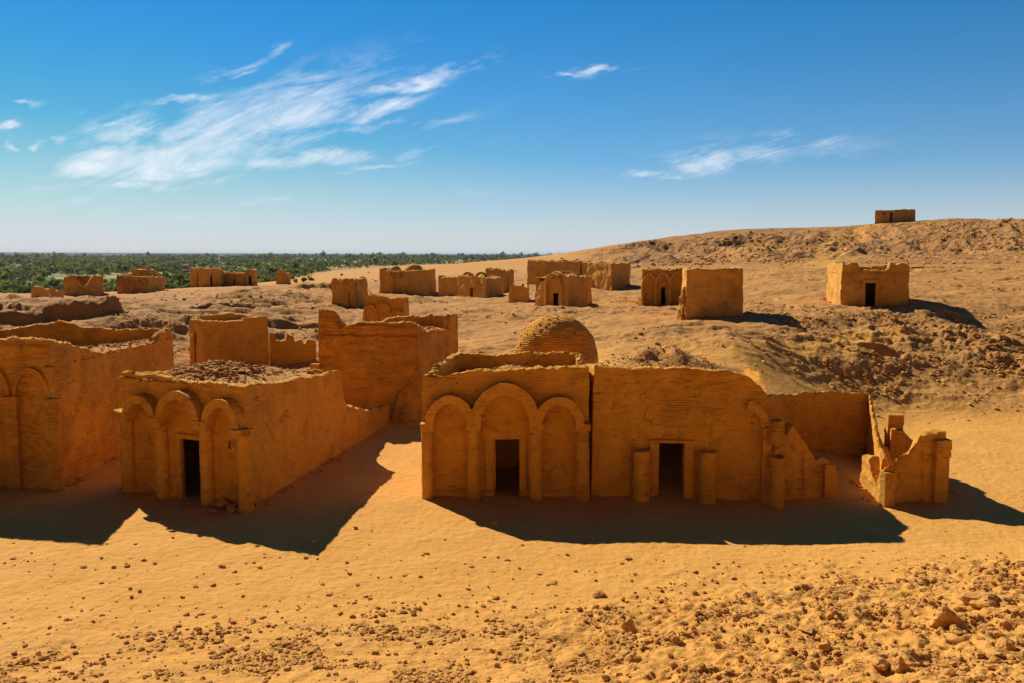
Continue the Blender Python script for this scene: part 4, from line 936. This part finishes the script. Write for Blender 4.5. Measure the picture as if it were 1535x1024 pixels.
# cluster with vaults
far_tomb('plain low mud block at the left of the vaulted cluster', (657, 441, 106), (687, 443, 104), (692, 441, 107), zt4(105, 108, 415, 415, 414, 414), 3.6, name='ruined_building', cat='ruin')
TI = far_tomb('mud tomb with small door and broken vaults rising behind its parapet', (686, 447, 103), (728, 450, 98.5), (755, 447, 103), zt4(101, 104, 414, 416, 414, 413), 3.4, door=(704.5, 709.5, 431), roofz=zv(417, 101), jag=.1)
for k, (u, v, Y, r, h) in enumerate(((702, 403, 106, 1.0, 1.3), (722, 404, 105, 1.1, 1.3))):
    f_ = Fac(at(u-9, 430, Y)[:2], at(u+9, 430, Y)[:2]); TI.part('broken_vault', arch_band(f_, .15, 1.2, zv(420, Y), zv(411, Y), .3, 1.2, back=-1.2, seed=nseed(), seg=12, wob=.06))
far_tomb('taller squarish mud building at the back of the vaulted cluster', (727, 440, 112), (760, 440, 109.5), (771, 438, 113), zt4(111, 114, 402, 405, 403, 402), 3.4, jag=.2)
# J three lobed
TJ = far_tomb('small mud tomb of three rounded bays with a narrow door slit', (497, 457, 86), (536, 458, 84), (552, 456, 87), 
  [[(0, zv(419, 86)), (.3, zv(417, 86)), (.34, zv(421, 86)), (.5, zv(418, 85)), (.7, zv(417, 85)), (1, zv(418, 84))], flat(zv(418, 85)), flat(zv(419, 88)), flat(zv(418, 87))], 3.5,
  door=(520.5, 523, 437), arches=((500, 512, 428, 421), (516, 528, 428, 420), (533, 541, 428, 421)), frame=False)
# U, T, S, R, V at left
far_tomb('lone round-topped mud stump beside green bushes', (414, 428, 168), (433, 428, 167), (436, 427, 170), [[(0, zv(408, 168)), (.3, zv(404, 168)), (.6, zv(405, 168)), (1, zv(411, 168))]]+[flat(zv(409, 168))]*3, 2.3, name='ruined_building', cat='ruin', jag=.15)
TT = far_tomb('pale mud tomb with a narrow window slit, at the rim above the oasis', (297, 428, 168), (332, 429, 166), (334, 428, 171), zt4(168, 171, 402, 403, 402, 403), 2.3, door=(315, 318.5, 413), jag=.1, frame=False)
far_tomb('narrow mud tower joined to the left of the slit-windowed tomb', (285, 427, 171), (296, 427, 171), (299, 427, 174), zt4(171, 174, 402, 401, 402, 402), 2.3, jag=.15)
far_tomb('low mud enclosure between the slit-windowed tomb and the right tower', (334, 428, 169), (366, 429, 168), (368, 428, 172), zt4(169, 171, 409, 409, 408, 408), 2.3, door=(350, 353, 419), jag=.08, frame=False)
far_tomb('square mud tower with a dark door at the right of the oasis-rim group', (367, 428, 168), (384, 429, 166), (386, 428, 170), [[(0, zv(406, 168)), (.25, zv(403, 168)), (1, zv(404, 167))]]+zt4(168, 170, 404, 404, 404, 405)[1:], 2.3, door=(373, 377, 414), jag=.1, frame=False)
TS = far_tomb('broad mud tomb with a raised block on its roof, near the oasis edge', (175, 439, 141), (224, 440, 137), (248, 436, 143), 
  [[(0, zv(411, 141)), (.08, zv(413, 140)), (.3, zv(414, 140)), (.9, zv(413, 138)), (1, zv(414, 138))], [(0, zv(414, 138)), (1, zv(415, 142))], flat(zv(413, 143)), flat(zv(411, 142))], 2.5,
  arches=((186, 196, 427, 420), (200, 210, 427, 420), (212, 221, 428, 421)), jag=.12)
f_ = Fac(at(200, 420, 143.5)[:2], at(226, 420, 142.5)[:2]); TS.part('roof_block', gbox(f_, 0, f_.L, -1.6, .3, zv(420, 143), zv(404, 143), .3, 3, (.1, .06)))
# open-fronted ruin R: broken wall with a gap
TR = far_tomb('broken open-fronted mud tomb with a collapsed curved wall, near the oasis', (96, 442, 139), (154, 443, 136), (156, 440, 142),
  [[(0, zv(416, 139)), (.15, zv(413, 139)), (.3, zv(413, 138)), (.42, zv(426, 138)), (.52, zv(430, 138)), (.62, zv(426, 137)), (.75, zv(414, 137)), (1, zv(413, 136))], flat(zv(413, 139)), flat(zv(413, 142)), flat(zv(415, 141))], 2.1, roofz=2.3, jag=.15)
far_tomb('little mud ruin with a dark doorway, lowest at the far left', (47, 453, 122), (71, 456, 119), (76, 454, 122), [[(0, zv(431, 121)), (.5, zv(429, 120)), (1, zv(433, 119))]]+[flat(zv(433, 121))]*3, 2.0, name='ruined_building', cat='ruin', door=(55, 58, 444), jag=.15, frame=False)
far_tomb('pair of low weathered wall stumps between two far left ruins', (76, 452, 124), (90, 450, 126), (96, 448, 129), [[(0, zv(430, 124)), (.4, zv(432, 124)), (.6, zv(436, 125)), (1, zv(435, 125))]]+[flat(zv(436, 126))]*3, 2.0, name='ruined_building', cat='ruin', jag=.15)
# hilltop building
c = tz(*at(1340, 334, 264)[:2])
TK = far_tomb('lone flat-roofed building on the hill crest with a gap and small window', (1311, 334, 265), (1371, 333, 263), (1372, 333, 270), [[(0, zv(315, 265)), (.44, zv(316, 265)), (.47, zv(317, 265)), (.5, zv(314, 265)), (1, zv(314, 264))]]+[flat(zv(315, 267)), flat(zv(315, 270)), flat(zv(316, 267))], 17.0, door=(1334, 1337.5, 318.5), win=((1323, 1326.5, 322, 318),), jag=.12, frame=False, ds=.3, dz=.3)

# ------------------------------------------------------------------ stones
VAR = [rockmesh(100+i, 2, .4, .55+.08*(i % 5)) for i in range(12)]
rms = []
for v, f in VAR: rms.append(mesh('loose_stone', v, np.array(f), M_rock, True, 28))
rmd = []
for v, f in VAR[:6]: rmd.append(mesh('loose_stone', v, np.array(f), M_rub, True, 28))
rmb = []
for i in range(8):
    v, f = rockmesh(300+i, 3, .5, .62+.06*(i % 5)); v = v*(1+.07*noise3(v[:, 0]*9, v[:, 1]*9, v[:, 2]*9, i)+.05*noise3(v[:, 0]*18, v[:, 1]*18, v[:, 2]*18, i))[:, None]; rmb.append(mesh('boulder', v, np.array(f), M_rock, True, 24))
def put_rock(x, y, r, me, label, group, name='loose_stone', bury=.25, sc3=None):
    o = bpy.data.objects.new(name, me); sc.collection.objects.link(o)
    s3 = sc3 or (r*random.uniform(.8, 1.25), r*random.uniform(.8, 1.2), r*random.uniform(.7, 1.1))
    o.location = (x, y, tz(x, y)+s3[2]*(.55-bury*1.6)); o.scale = s3
    o.rotation_euler = (random.uniform(-.35, .35), random.uniform(-.35, .35), random.uniform(0, 6.28))
    tag(o, label, 'stone', group); return o
def ground_hit(u, v):
    """where the sight line through a photo point meets the ground"""
    b = (512-v)/F; lo, hi = 8.0, 300.0; Y_ = np.exp(np.linspace(math.log(9), math.log(300), 900)); X_ = Y_*((u-767.5)/F)/(CT+b*ST); z_ = CH+Y_*(-ST+b*CT)/(CT+b*ST)
    k = np.argmax(terrain(X_, Y_) > z_); return float(X_[k]), float(Y_[k])
BIG = [(1418,935,21,'big pale boulder on the right foreground slope, largest stone in view'),(1400,930,9,'small stone leaning on the left of the big pale boulder'),(1436,948,10,'chip of rock at the lower right foot of the big boulder'),
 (1322,1006,11,'dark peaked stone, left of a touching pair at the bottom right'),(1348,1004,12,'rounded stone, right of a touching pair at the bottom right'),(1505,972,15,'lumpy half-buried rock by the right edge, below the big boulder'),
 (1480,905,24,'long low sand-covered rock above and right of the big boulder'),(1463,858,13,'angular rock jutting from the crest of the right slope'),(1488,862,9,'dark reddish stone just right of the angular crest rock'),
 (946,988,9,'upright dark stone in the lower centre of the sand'),(853,1002,8,'dark wedge stone at the bottom, right of centre'),(898,895,7,'dark pointed stone standing alone on smooth sand'),
 (942,942,9,'brown block stone left of the rubble slope'),(1053,1000,7,'small pyramid-shaped stone near the bottom edge'),(1108,925,12,'flat slab stone at the start of the right rubble slope'),
 (775,985,8,'left of two dark stones on the centre bottom sand'),(800,990,9,'right of two dark stones on the centre bottom sand'),(1010,965,9,'low brown stone at the left end of the rubble slope'),
 (1210,950,12,'pale tilted slab in the middle of the rubble slope'),(742,787,5,'single pale stone lying in the shadow of the middle chapel'),(915,986,8,'small dark stone left of the upright one'),(1345,940,8,'grey stone left of the big boulder')]
for k, (u, v, rp, lab) in enumerate(BIG):
    x, y = ground_hit(u, v); r = rp/F*y*1.35
    s3 = (r*1.2, r*.85, r*.6) if 'slab' in lab or 'long' in lab else None
    put_rock(x, y, r, rmb[4 if k == 0 else k % 8], lab, None, 'boulder' if rp > 14 else 'loose_stone', .28, s3)
rng = np.random.default_rng(12); cnt = 0
while cnt < 250:
    u = rng.uniform(-20, 1560); v = 1030-150*rng.random()**1.25
    lim = 900-(max(u-850, 0)/700)*45
    if v < lim or (u < 650 and v < 975 and rng.random() < .7): continue
    x, y = ground_hit(u, v); rp = 2.0+7.5*rng.random()**3.0*(1.2 if u > 850 else .75)
    if v < 960: rp *= .75
    rg = 'rubble slope at the lower right' if u > 1050 else ('foreground sand at the bottom centre' if u > 500 else 'foreground sand at the bottom left')
    sz_ = 'very small' if rp < 3 else ('small' if rp < 5 else 'larger')
    put_rock(x, y, rp/F*y, rms[cnt % 12], '%s brown stone lying on the %s' % (sz_, rg), '%s stones on the %s' % (sz_, rg))
    cnt += 1
# heap of dark stones before the left chapel door
rng = np.random.default_rng(3)
for k in range(34):
    u = 335+rng.normal()*15; v = 757+abs(rng.normal())*6; x, y = ground_hit(u, v); r = .10+.10*rng.random()
    o = put_rock(x, y, r, rmd[k % 6], 'dark stone in the heap at the foot of the left chapel front', 'heap of dark stones before the left chapel'); o.location.z += .16*max(0, 1-abs(u-335)/22)

# crumbs of fallen clay along the feet of the walls
rng = np.random.default_rng(31); Pf = []; Sf = []
for (pts, closed, zb) in FEET:
    n_ = len(pts) if closed else len(pts)-1
    for i in range(n_):
        a = np.array(pts[i][:2]); b = np.array(pts[(i+1) % len(pts)][:2]); L = np.linalg.norm(b-a); d = (b-a)/L; nrm_ = np.array([d[1], -d[0]])
        if nrm_[1] > .6: continue
        k = int(L*22*(1 if a[1] < 60 else .6)); t = rng.random(k)*L; cl = noise2(t*.9+i*7, t*0+a[0], 8) > -.05; t = t[cl]
        off = .02+np.abs(rng.normal(size=len(t)))*.28; q = a+d*t[:, None]+nrm_*off[:, None]; Pf.append(q); Sf.append(.02+.11*rng.random(len(t))**3*(1.6 if a[1] > 60 else 1))
Pf = np.concatenate(Pf); Sf = np.concatenate(Sf)
V_, F_ = stones(np.column_stack([Pf, terrain(Pf[:, 0], Pf[:, 1])]), Sf, 6, .6, .3); o = obj('fallen_rubble', V_, F_, M_rub, smooth=False); tag(o, 'crumbs of fallen clay along the feet of the tomb walls', 'rubble', kind='stuff')
# gravel and rubble nobody could count
def scatter(name, n, xr, yr, wf, smin, smax, seed, mat, pw=2.2, near=True):
    rng = np.random.default_rng(seed); P = []
    m = 0; out = []; so_ = []
    while m < n:
        k = n*2; y = np.exp(rng.uniform(math.log(yr[0]), math.log(yr[1]), k)); a = rng.uniform(xr[0], xr[1], k); x = y*(a-767.5)/F
        w_ = wf(x, y, a); q = rng.random(k) < w_; x, y = x[q], y[q]; out.append(np.stack([x, y], -1)); m += len(x)
        if len(out) > 60: break
    P = np.concatenate(out)[:n]; z = terrain(P[:, 0], P[:, 1]); s = smin*(smax/smin)**(rng.random(len(P))**pw)*(P[:, 1]/yr[0])**.35
    V_, F_ = stones(np.column_stack([P, z]), s, seed, .55, .28)
    o = obj(name, V_, F_, mat, smooth=False); tag(o, {'gravel': 'fine gravel and chips over the foreground sand', 'rubble_scree': 'loose rubble over the rocky bank on the right', 'desert_rubble': 'stones strewn over the stony middle ground', 'hill_rubble': 'rocks strewn over the far hill'}[name], 'gravel', kind='stuff')
clump = lambda x, y, s_, t: np.clip((fbm2(x*s_, y*s_, 3, 91)-t)*2.5, 0.02, 1)
scatter('gravel', 34000, (-60, 1620), (12.5, 30), lambda x, y, a: (.035+zones(x, y)[0]*clump(x, y, .7, -.05))*np.where((y > 25), .22, 1), .008, .075, 21, M_rock, 3.4)
scatter('rubble_scree', 6500, (1090, 1650), (45, 70), lambda x, y, a: zones(x, y)[1]*clump(x, y, .35, .05)+.01, .02, .15, 22, M_rock2, 3.0)
scatter('desert_rubble', 6000, (-60, 1650), (46, 165), lambda x, y, a: (.06+zones(x, y)[3]*.25)*clump(x, y, .15, 0), .03, .17, 23, M_rock2, 3.0)
scatter('hill_rubble', 4000, (820, 1700), (150, 290), lambda x, y, a: sstep(258, 240, y)*zones(x, y)[2]*clump(x, y, .05, -.1), .10, .55, 24, M_rock2, 3.4)

# ------------------------------------------------------------------ oasis
def leafmat(name, c1, c2):
    m = newmat(name); g = G(m); oi = g.new('ShaderNodeObjectInfo'); p = g.pos(); a = g.math('ADD', g.math('MULTIPLY', g.noise(p, .10, 4, .65), .8), g.math('MULTIPLY', oi.outputs['Random'], .2))
    col = g.mix(g.ramp(a, .38, .64), c1, c2); g.out(col, rough=.8)
    b = [n for n in g.n if n.type == 'BSDF_PRINCIPLED'][0]; o = [n for n in g.n if n.type == 'OUTPUT_MATERIAL'][0]; tr = g.new('ShaderNodeBsdfTranslucent'); g.l.new(col, tr.inputs[0])
    ms = g.new('ShaderNodeMixShader'); ms.inputs[0].default_value = .28; g.l.new(b.outputs[0], ms.inputs[1]); g.l.new(tr.outputs[0], ms.inputs[2]); g.l.new(ms.outputs[0], o.inputs[0]); return m
L1 = leafmat('dusty_leaves', (.065, .095, .022), (.32, .34, .07)); L2 = leafmat('bright_leaves', (.15, .21, .035), (.27, .31, .07)); M_tr = stone_mat('bark', (.12, .08, .05), (.2, .13, .07), 3)
def crown(seed, n=150, leaf=.16, sq=.8):
    """leaf clumps spread in several lobes"""
    rng = np.random.default_rng(seed); nl = 7; lc = rng.normal(size=(nl, 3))*np.array([.38, .38, .26]); lr = rng.uniform(.3, .52, nl)
    k = rng.integers(0, nl, n); d = rng.normal(size=(n, 3)); d /= np.linalg.norm(d, axis=1)[:, None]
    c = lc[k]+d*(lr[k]*rng.uniform(.7, 1.05, n))[:, None]; c[:, 2] *= sq
    nrm = d+rng.normal(size=(n, 3))*.45; nrm /= np.linalg.norm(nrm, axis=1)[:, None]
    t = np.cross(nrm, rng.normal(size=(n, 3))); t /= np.linalg.norm(t, axis=1)[:, None]; b = np.cross(nrm, t); s = leaf*rng.uniform(.6, 1.3, n)[:, None]
    V_ = np.stack([c+t*s, c+b*s*.8, c-t*s, c-b*s*.8], 1).reshape(-1, 3); V_[:, 2] += .75
    return V_, np.arange(n*4).reshape(-1, 4)
def trunkm(seed, h=.6):
    V_ = []; F_ = []
    for i, (z, r) in enumerate(((-.15, .07), (.2, .055), (h, .04), (h+.25, .02))):
        for k in range(6): V_.append((r*math.cos(k*1.047)+.03*i*math.sin(seed), r*math.sin(k*1.047)+.02*i, z))
    for i in range(3):
        for k in range(6): F_.append((i*6+k, i*6+(k+1) % 6, (i+1)*6+(k+1) % 6, (i+1)*6+k))
    return V_, F_
CRV = [crown(i, 420, .13) for i in range(8)]; CM = [mesh('crown', v, f, L1 if i % 3 else L2, False) for i, (v, f) in enumerate(CRV)]
TM = [mesh('trunk', *trunkm(i), M_tr) for i in range(4)]
def tree(x, y, r, label, group, name='tree', k=None, cat='tree', hs=1.):
    k = random.randrange(8) if k is None else k; z = tz(x, y); o = root(name, (x, y, z-.1), label, cat, group); o.scale = (r, r, r*hs); o.rotation_euler.z = random.uniform(0, 6.28)
    c = bpy.data.objects.new('crown', CM[k]); t = bpy.data.objects.new('trunk', TM[k % 4])
    for q in (c, t): sc.collection.objects.link(q); q.parent = o
    return o
random.seed(5)
gfun = lambda u: float(np.interp(u, [-200, 0, 200, 335, 425, 500, 620, 800, 2000], [230, 240, 250, 300, 480, 850, 1250, 1500, 2300]))
cnt = 0; rng = np.random.default_rng(8)
while cnt < 280:
    u = rng.uniform(-40, 440); y = 385*(2.1)**(rng.random()**1.2); x = y*(u-767.5)/F
    if u > 300 and y < 520: continue
    if noise2(x*.012, y*.012, 5) < -.28: continue
    rt = rng.uniform(1.8, 4.6); rg = 'small' if rt < 2.8 else ('medium' if rt < 3.7 else 'large'); wh = 'by the left frame edge' if u < 120 else ('behind the far left ruins' if u < 260 else 'behind the oasis-rim tombs')
    if rng.random() < .12: rt *= .6
    tree(x, y, rt, '%s bushy green oasis tree %s' % (rg, wh), '%s oasis trees %s' % (rg, wh), hs=rng.uniform(.8, 1.15)); cnt += 1
for (u, v, Y, r, lab) in ((455, 424, 172, .9, 'round green shrub right of the lone mud stump, larger of two'), (444, 425, 174, .6, 'small green shrub touching the lone mud stump'), (467, 424, 176, .7, 'low spiky shrub at the right of the stump shrubs'),
    (543, 415, 150, .75, 'green bush showing over the three-bayed tomb'), (512, 415, 190, .5, 'tiny green bush on the pale sand left of the tomb bush'), (462, 411, 330, .8, 'dark low bush alone on the pale sand'), (553, 414, 200, .3, 'speck of a bush on the sand right of the tomb bush')):
    x, y, _ = at(u, v, Y); tree(x, y, r, lab, None, 'shrub', cat='shrub')
# palms, standing above the crowns
def palm_meshes():
    V_ = []; F_ = []
    for i in range(5):
        z = i*1.6-.3; r = .22-.02*i
        for k in range(6): V_.append((r*math.cos(k*1.047), r*math.sin(k*1.047), z))
    for i in range(4):
        for k in range(6): F_.append((i*6+k, i*6+(k+1) % 6, (i+1)*6+(k+1) % 6, (i+1)*6+k))
    W = []; Q = []
    for a in range(22):
        an = a*2.4; el = 1.1-1.5*(a/22); dx, dy = math.cos(an), math.sin(an); px = 0; pz = 6.1; pr = []
        for s_ in range(5):
            pr.append((px, pz)); px += .62*math.cos(el-.35*s_); pz += .62*math.sin(el-.35*s_)
        for (r_, z_) in pr:
            wv = .28*(1-r_/4.2)+.03; W += [(dx*r_-dy*wv, dy*r_+dx*wv, z_-.1), (dx*r_, dy*r_, z_), (dx*r_+dy*wv, dy*r_-dx*wv, z_-.1)]
        b = a*15
        for s_ in range(4): Q += [(b+s_*3, b+s_*3+1, b+s_*3+4, b+s_*3+3), (b+s_*3+1, b+s_*3+2, b+s_*3+5, b+s_*3+4)]
    return mesh('trunk', V_, F_, M_tr), mesh('fronds', W, Q, L1, False)
PT, PF = palm_meshes()
for i in range(46):
    u = rng.uniform(-30, 460); y = rng.uniform(480, 1300); x = y*(u-767.5)/F; z = tz(x, y); s_ = rng.uniform(.9, 1.5)
    o = root('date_palm', (x, y, z), 'tall date palm standing above the oasis trees', 'palm', 'date palms in the oasis'); o.scale = (s_,)*3; o.rotation_euler.z = rng.uniform(0, 6)
    for nm, me in (('trunk', PT), ('fronds', PF)): q = bpy.data.objects.new(nm, me); sc.collection.objects.link(q); q.parent = o
# far wood: reads as one mass
VS = []; FS = []; n0 = 0; cv = [crown(50+i, 46, .27, .75) for i in range(6)]
def wood(n, ur, yr, seed, rs, gap):
    global n0
    rng = np.random.default_rng(seed); m = 0
    u = rng.uniform(*ur, n*4); y = yr[0]*(yr[1]/yr[0])**rng.random(n*4); x = y*(u-767.5)/F
    ok = (y > np.interp(u, [-200, 0, 200, 335, 425, 500, 620, 800, 2000], [230, 240, 250, 300, 480, 850, 1250, 1500, 2300])*1.3) & (fbm2(x*.004, y*.004, 2, 5) > gap)
    x, y = x[ok][:n], y[ok][:n]; zg = terrain(x, y)
    for i in range(len(x)):
        r = rs[0]*.8+(rs[1]*1.45-rs[0]*.8)*rng.random()**2.2; v, f = cv[rng.integers(6)]; a = rng.uniform(0, 6.28); c, s = math.cos(a), math.sin(a)
        VS.append(np.stack([(v[:, 0]*c-v[:, 1]*s)*r+x[i], (v[:, 0]*s+v[:, 1]*c)*r+y[i], (v[:, 2]-.15)*r*rng.uniform(.8, 1.2)+zg[i]], -1)); FS.append(f+n0); n0 += len(v)
wood(900, (-60, 480), (380, 800), 1, (2, 4.5), -.05)
wood(2600, (-60, 900), (800, 2600), 2, (3, 6.5), -.06)
wood(2200, (-60, 900), (2600, 6800), 3, (6, 13), -.2)
o = obj('distant_wood', np.concatenate(VS), np.concatenate(FS), L1, smooth=False); tag(o, 'dense belt of dark green trees filling the oasis to the horizon', 'wood', kind='stuff')
# farm houses in the oasis
def hmat(n, c): return stone_mat(n, c, tuple(q*1.15 for q in c), .5)
HM = dict(red=hmat('red_wall', (.34, .10, .06)), sand=hmat('yellow_wall', (.50, .30, .12)), pink=hmat('pink_wall', (.48, .27, .18)), white=hmat('pale_wall', (.55, .50, .42)))
HS = [(26, 430, 'red', 5, 3.2, 'small red-topped hut among the nearest oasis trees'), (57, 421, 'red', 4.5, 3.5, 'second red hut, right of the first among the trees'), (50, 431, 'sand', 5, 2.6, 'low ochre shed below the second red hut'),
 (103, 392.5, 'sand', 34, 8, 'long orange building far off in the oasis'), (253, 398.5, 'pink', 30, 7, 'long pink-roofed house in the oasis village'), (262, 404, 'sand', 14, 6, 'yellow house in front of the long pink one'), (275, 403, 'pink', 14, 5, 'pink house right of the yellow one'),
 (222, 403, 'sand', 20, 5, 'ochre house above the broad far-left tomb'), (244, 405, 'white', 14, 4, 'pale low house left of the yellow one'), (272, 387, 'pink', 60, 16, 'distant pinkish building on the oasis skyline'), (340, 405, 'sand', 18, 5, 'yellow house behind the oasis-rim tombs')]
for (u, v, m_, w_, h_, lab) in HS:
    b = (512-v)/F; Yh = (-12-CH)/((-ST+b*CT)/(CT+b*ST)); x = xu(u, v, Yh); z = tz(x, Yh); T = root('farm_house', (x, Yh, z), lab, 'house')
    f_ = Fac((x-w_/2, Yh), (x+w_/2, Yh-w_*.15)); mb = MB()
    ww = MB(); v1, f1 = gbox(f_, 0, w_, -w_*.5, 0, z-1, z+h_, 3, 1, (.05, .03)); ww.add(v1, f1); obj('wall', ww.V(), ww.f, HM[m_], T)
    v1, f1 = gbox(f_, -.3, w_+.3, -w_*.5-.3, .3, z+h_+.003, z+h_+.5, 3, 1, (.02, .02)); obj('roof', v1, f1, HM['red' if m_ == 'red' else 'pink'], T)
    mb = MB(); v1, f1 = gbox(f_, w_*.4, w_*.4+1.2, -.02, .06, z-.2, z+2.1, 1, 1, (0, 0)); obj('door', v1, f1, M_tr, T)

# ------------------------------------------------------------------ haze
if HAZE:
    hm = newmat('haze'); t = hm.node_tree; pv = t.nodes.new('ShaderNodeVolumePrincipled'); ou = t.nodes.new('ShaderNodeOutputMaterial')
    pv.inputs['Color'].default_value = (.55, .72, 1, 1); pv.inputs['Density'].default_value = HAZE; pv.inputs['Anisotropy'].default_value = .1; t.links.new(pv.outputs[0], ou.inputs['Volume'])
    zlo = float(ZZ.min())-1; zhi = max(float(ZZ.max()), 30)+8; X = 95000; V_ = [(sx*X, y, z) for z in (zlo, zhi) for (sx, y) in ((-1, -60), (1, -60), (1, 27000), (-1, 27000))]
    h = obj('haze', V_, [(0,3,2,1),(4,5,6,7),(0,1,5,4),(1,2,6,5),(2,3,7,6),(3,0,4,7)], hm, smooth=False); tag(h, kind='stuff')
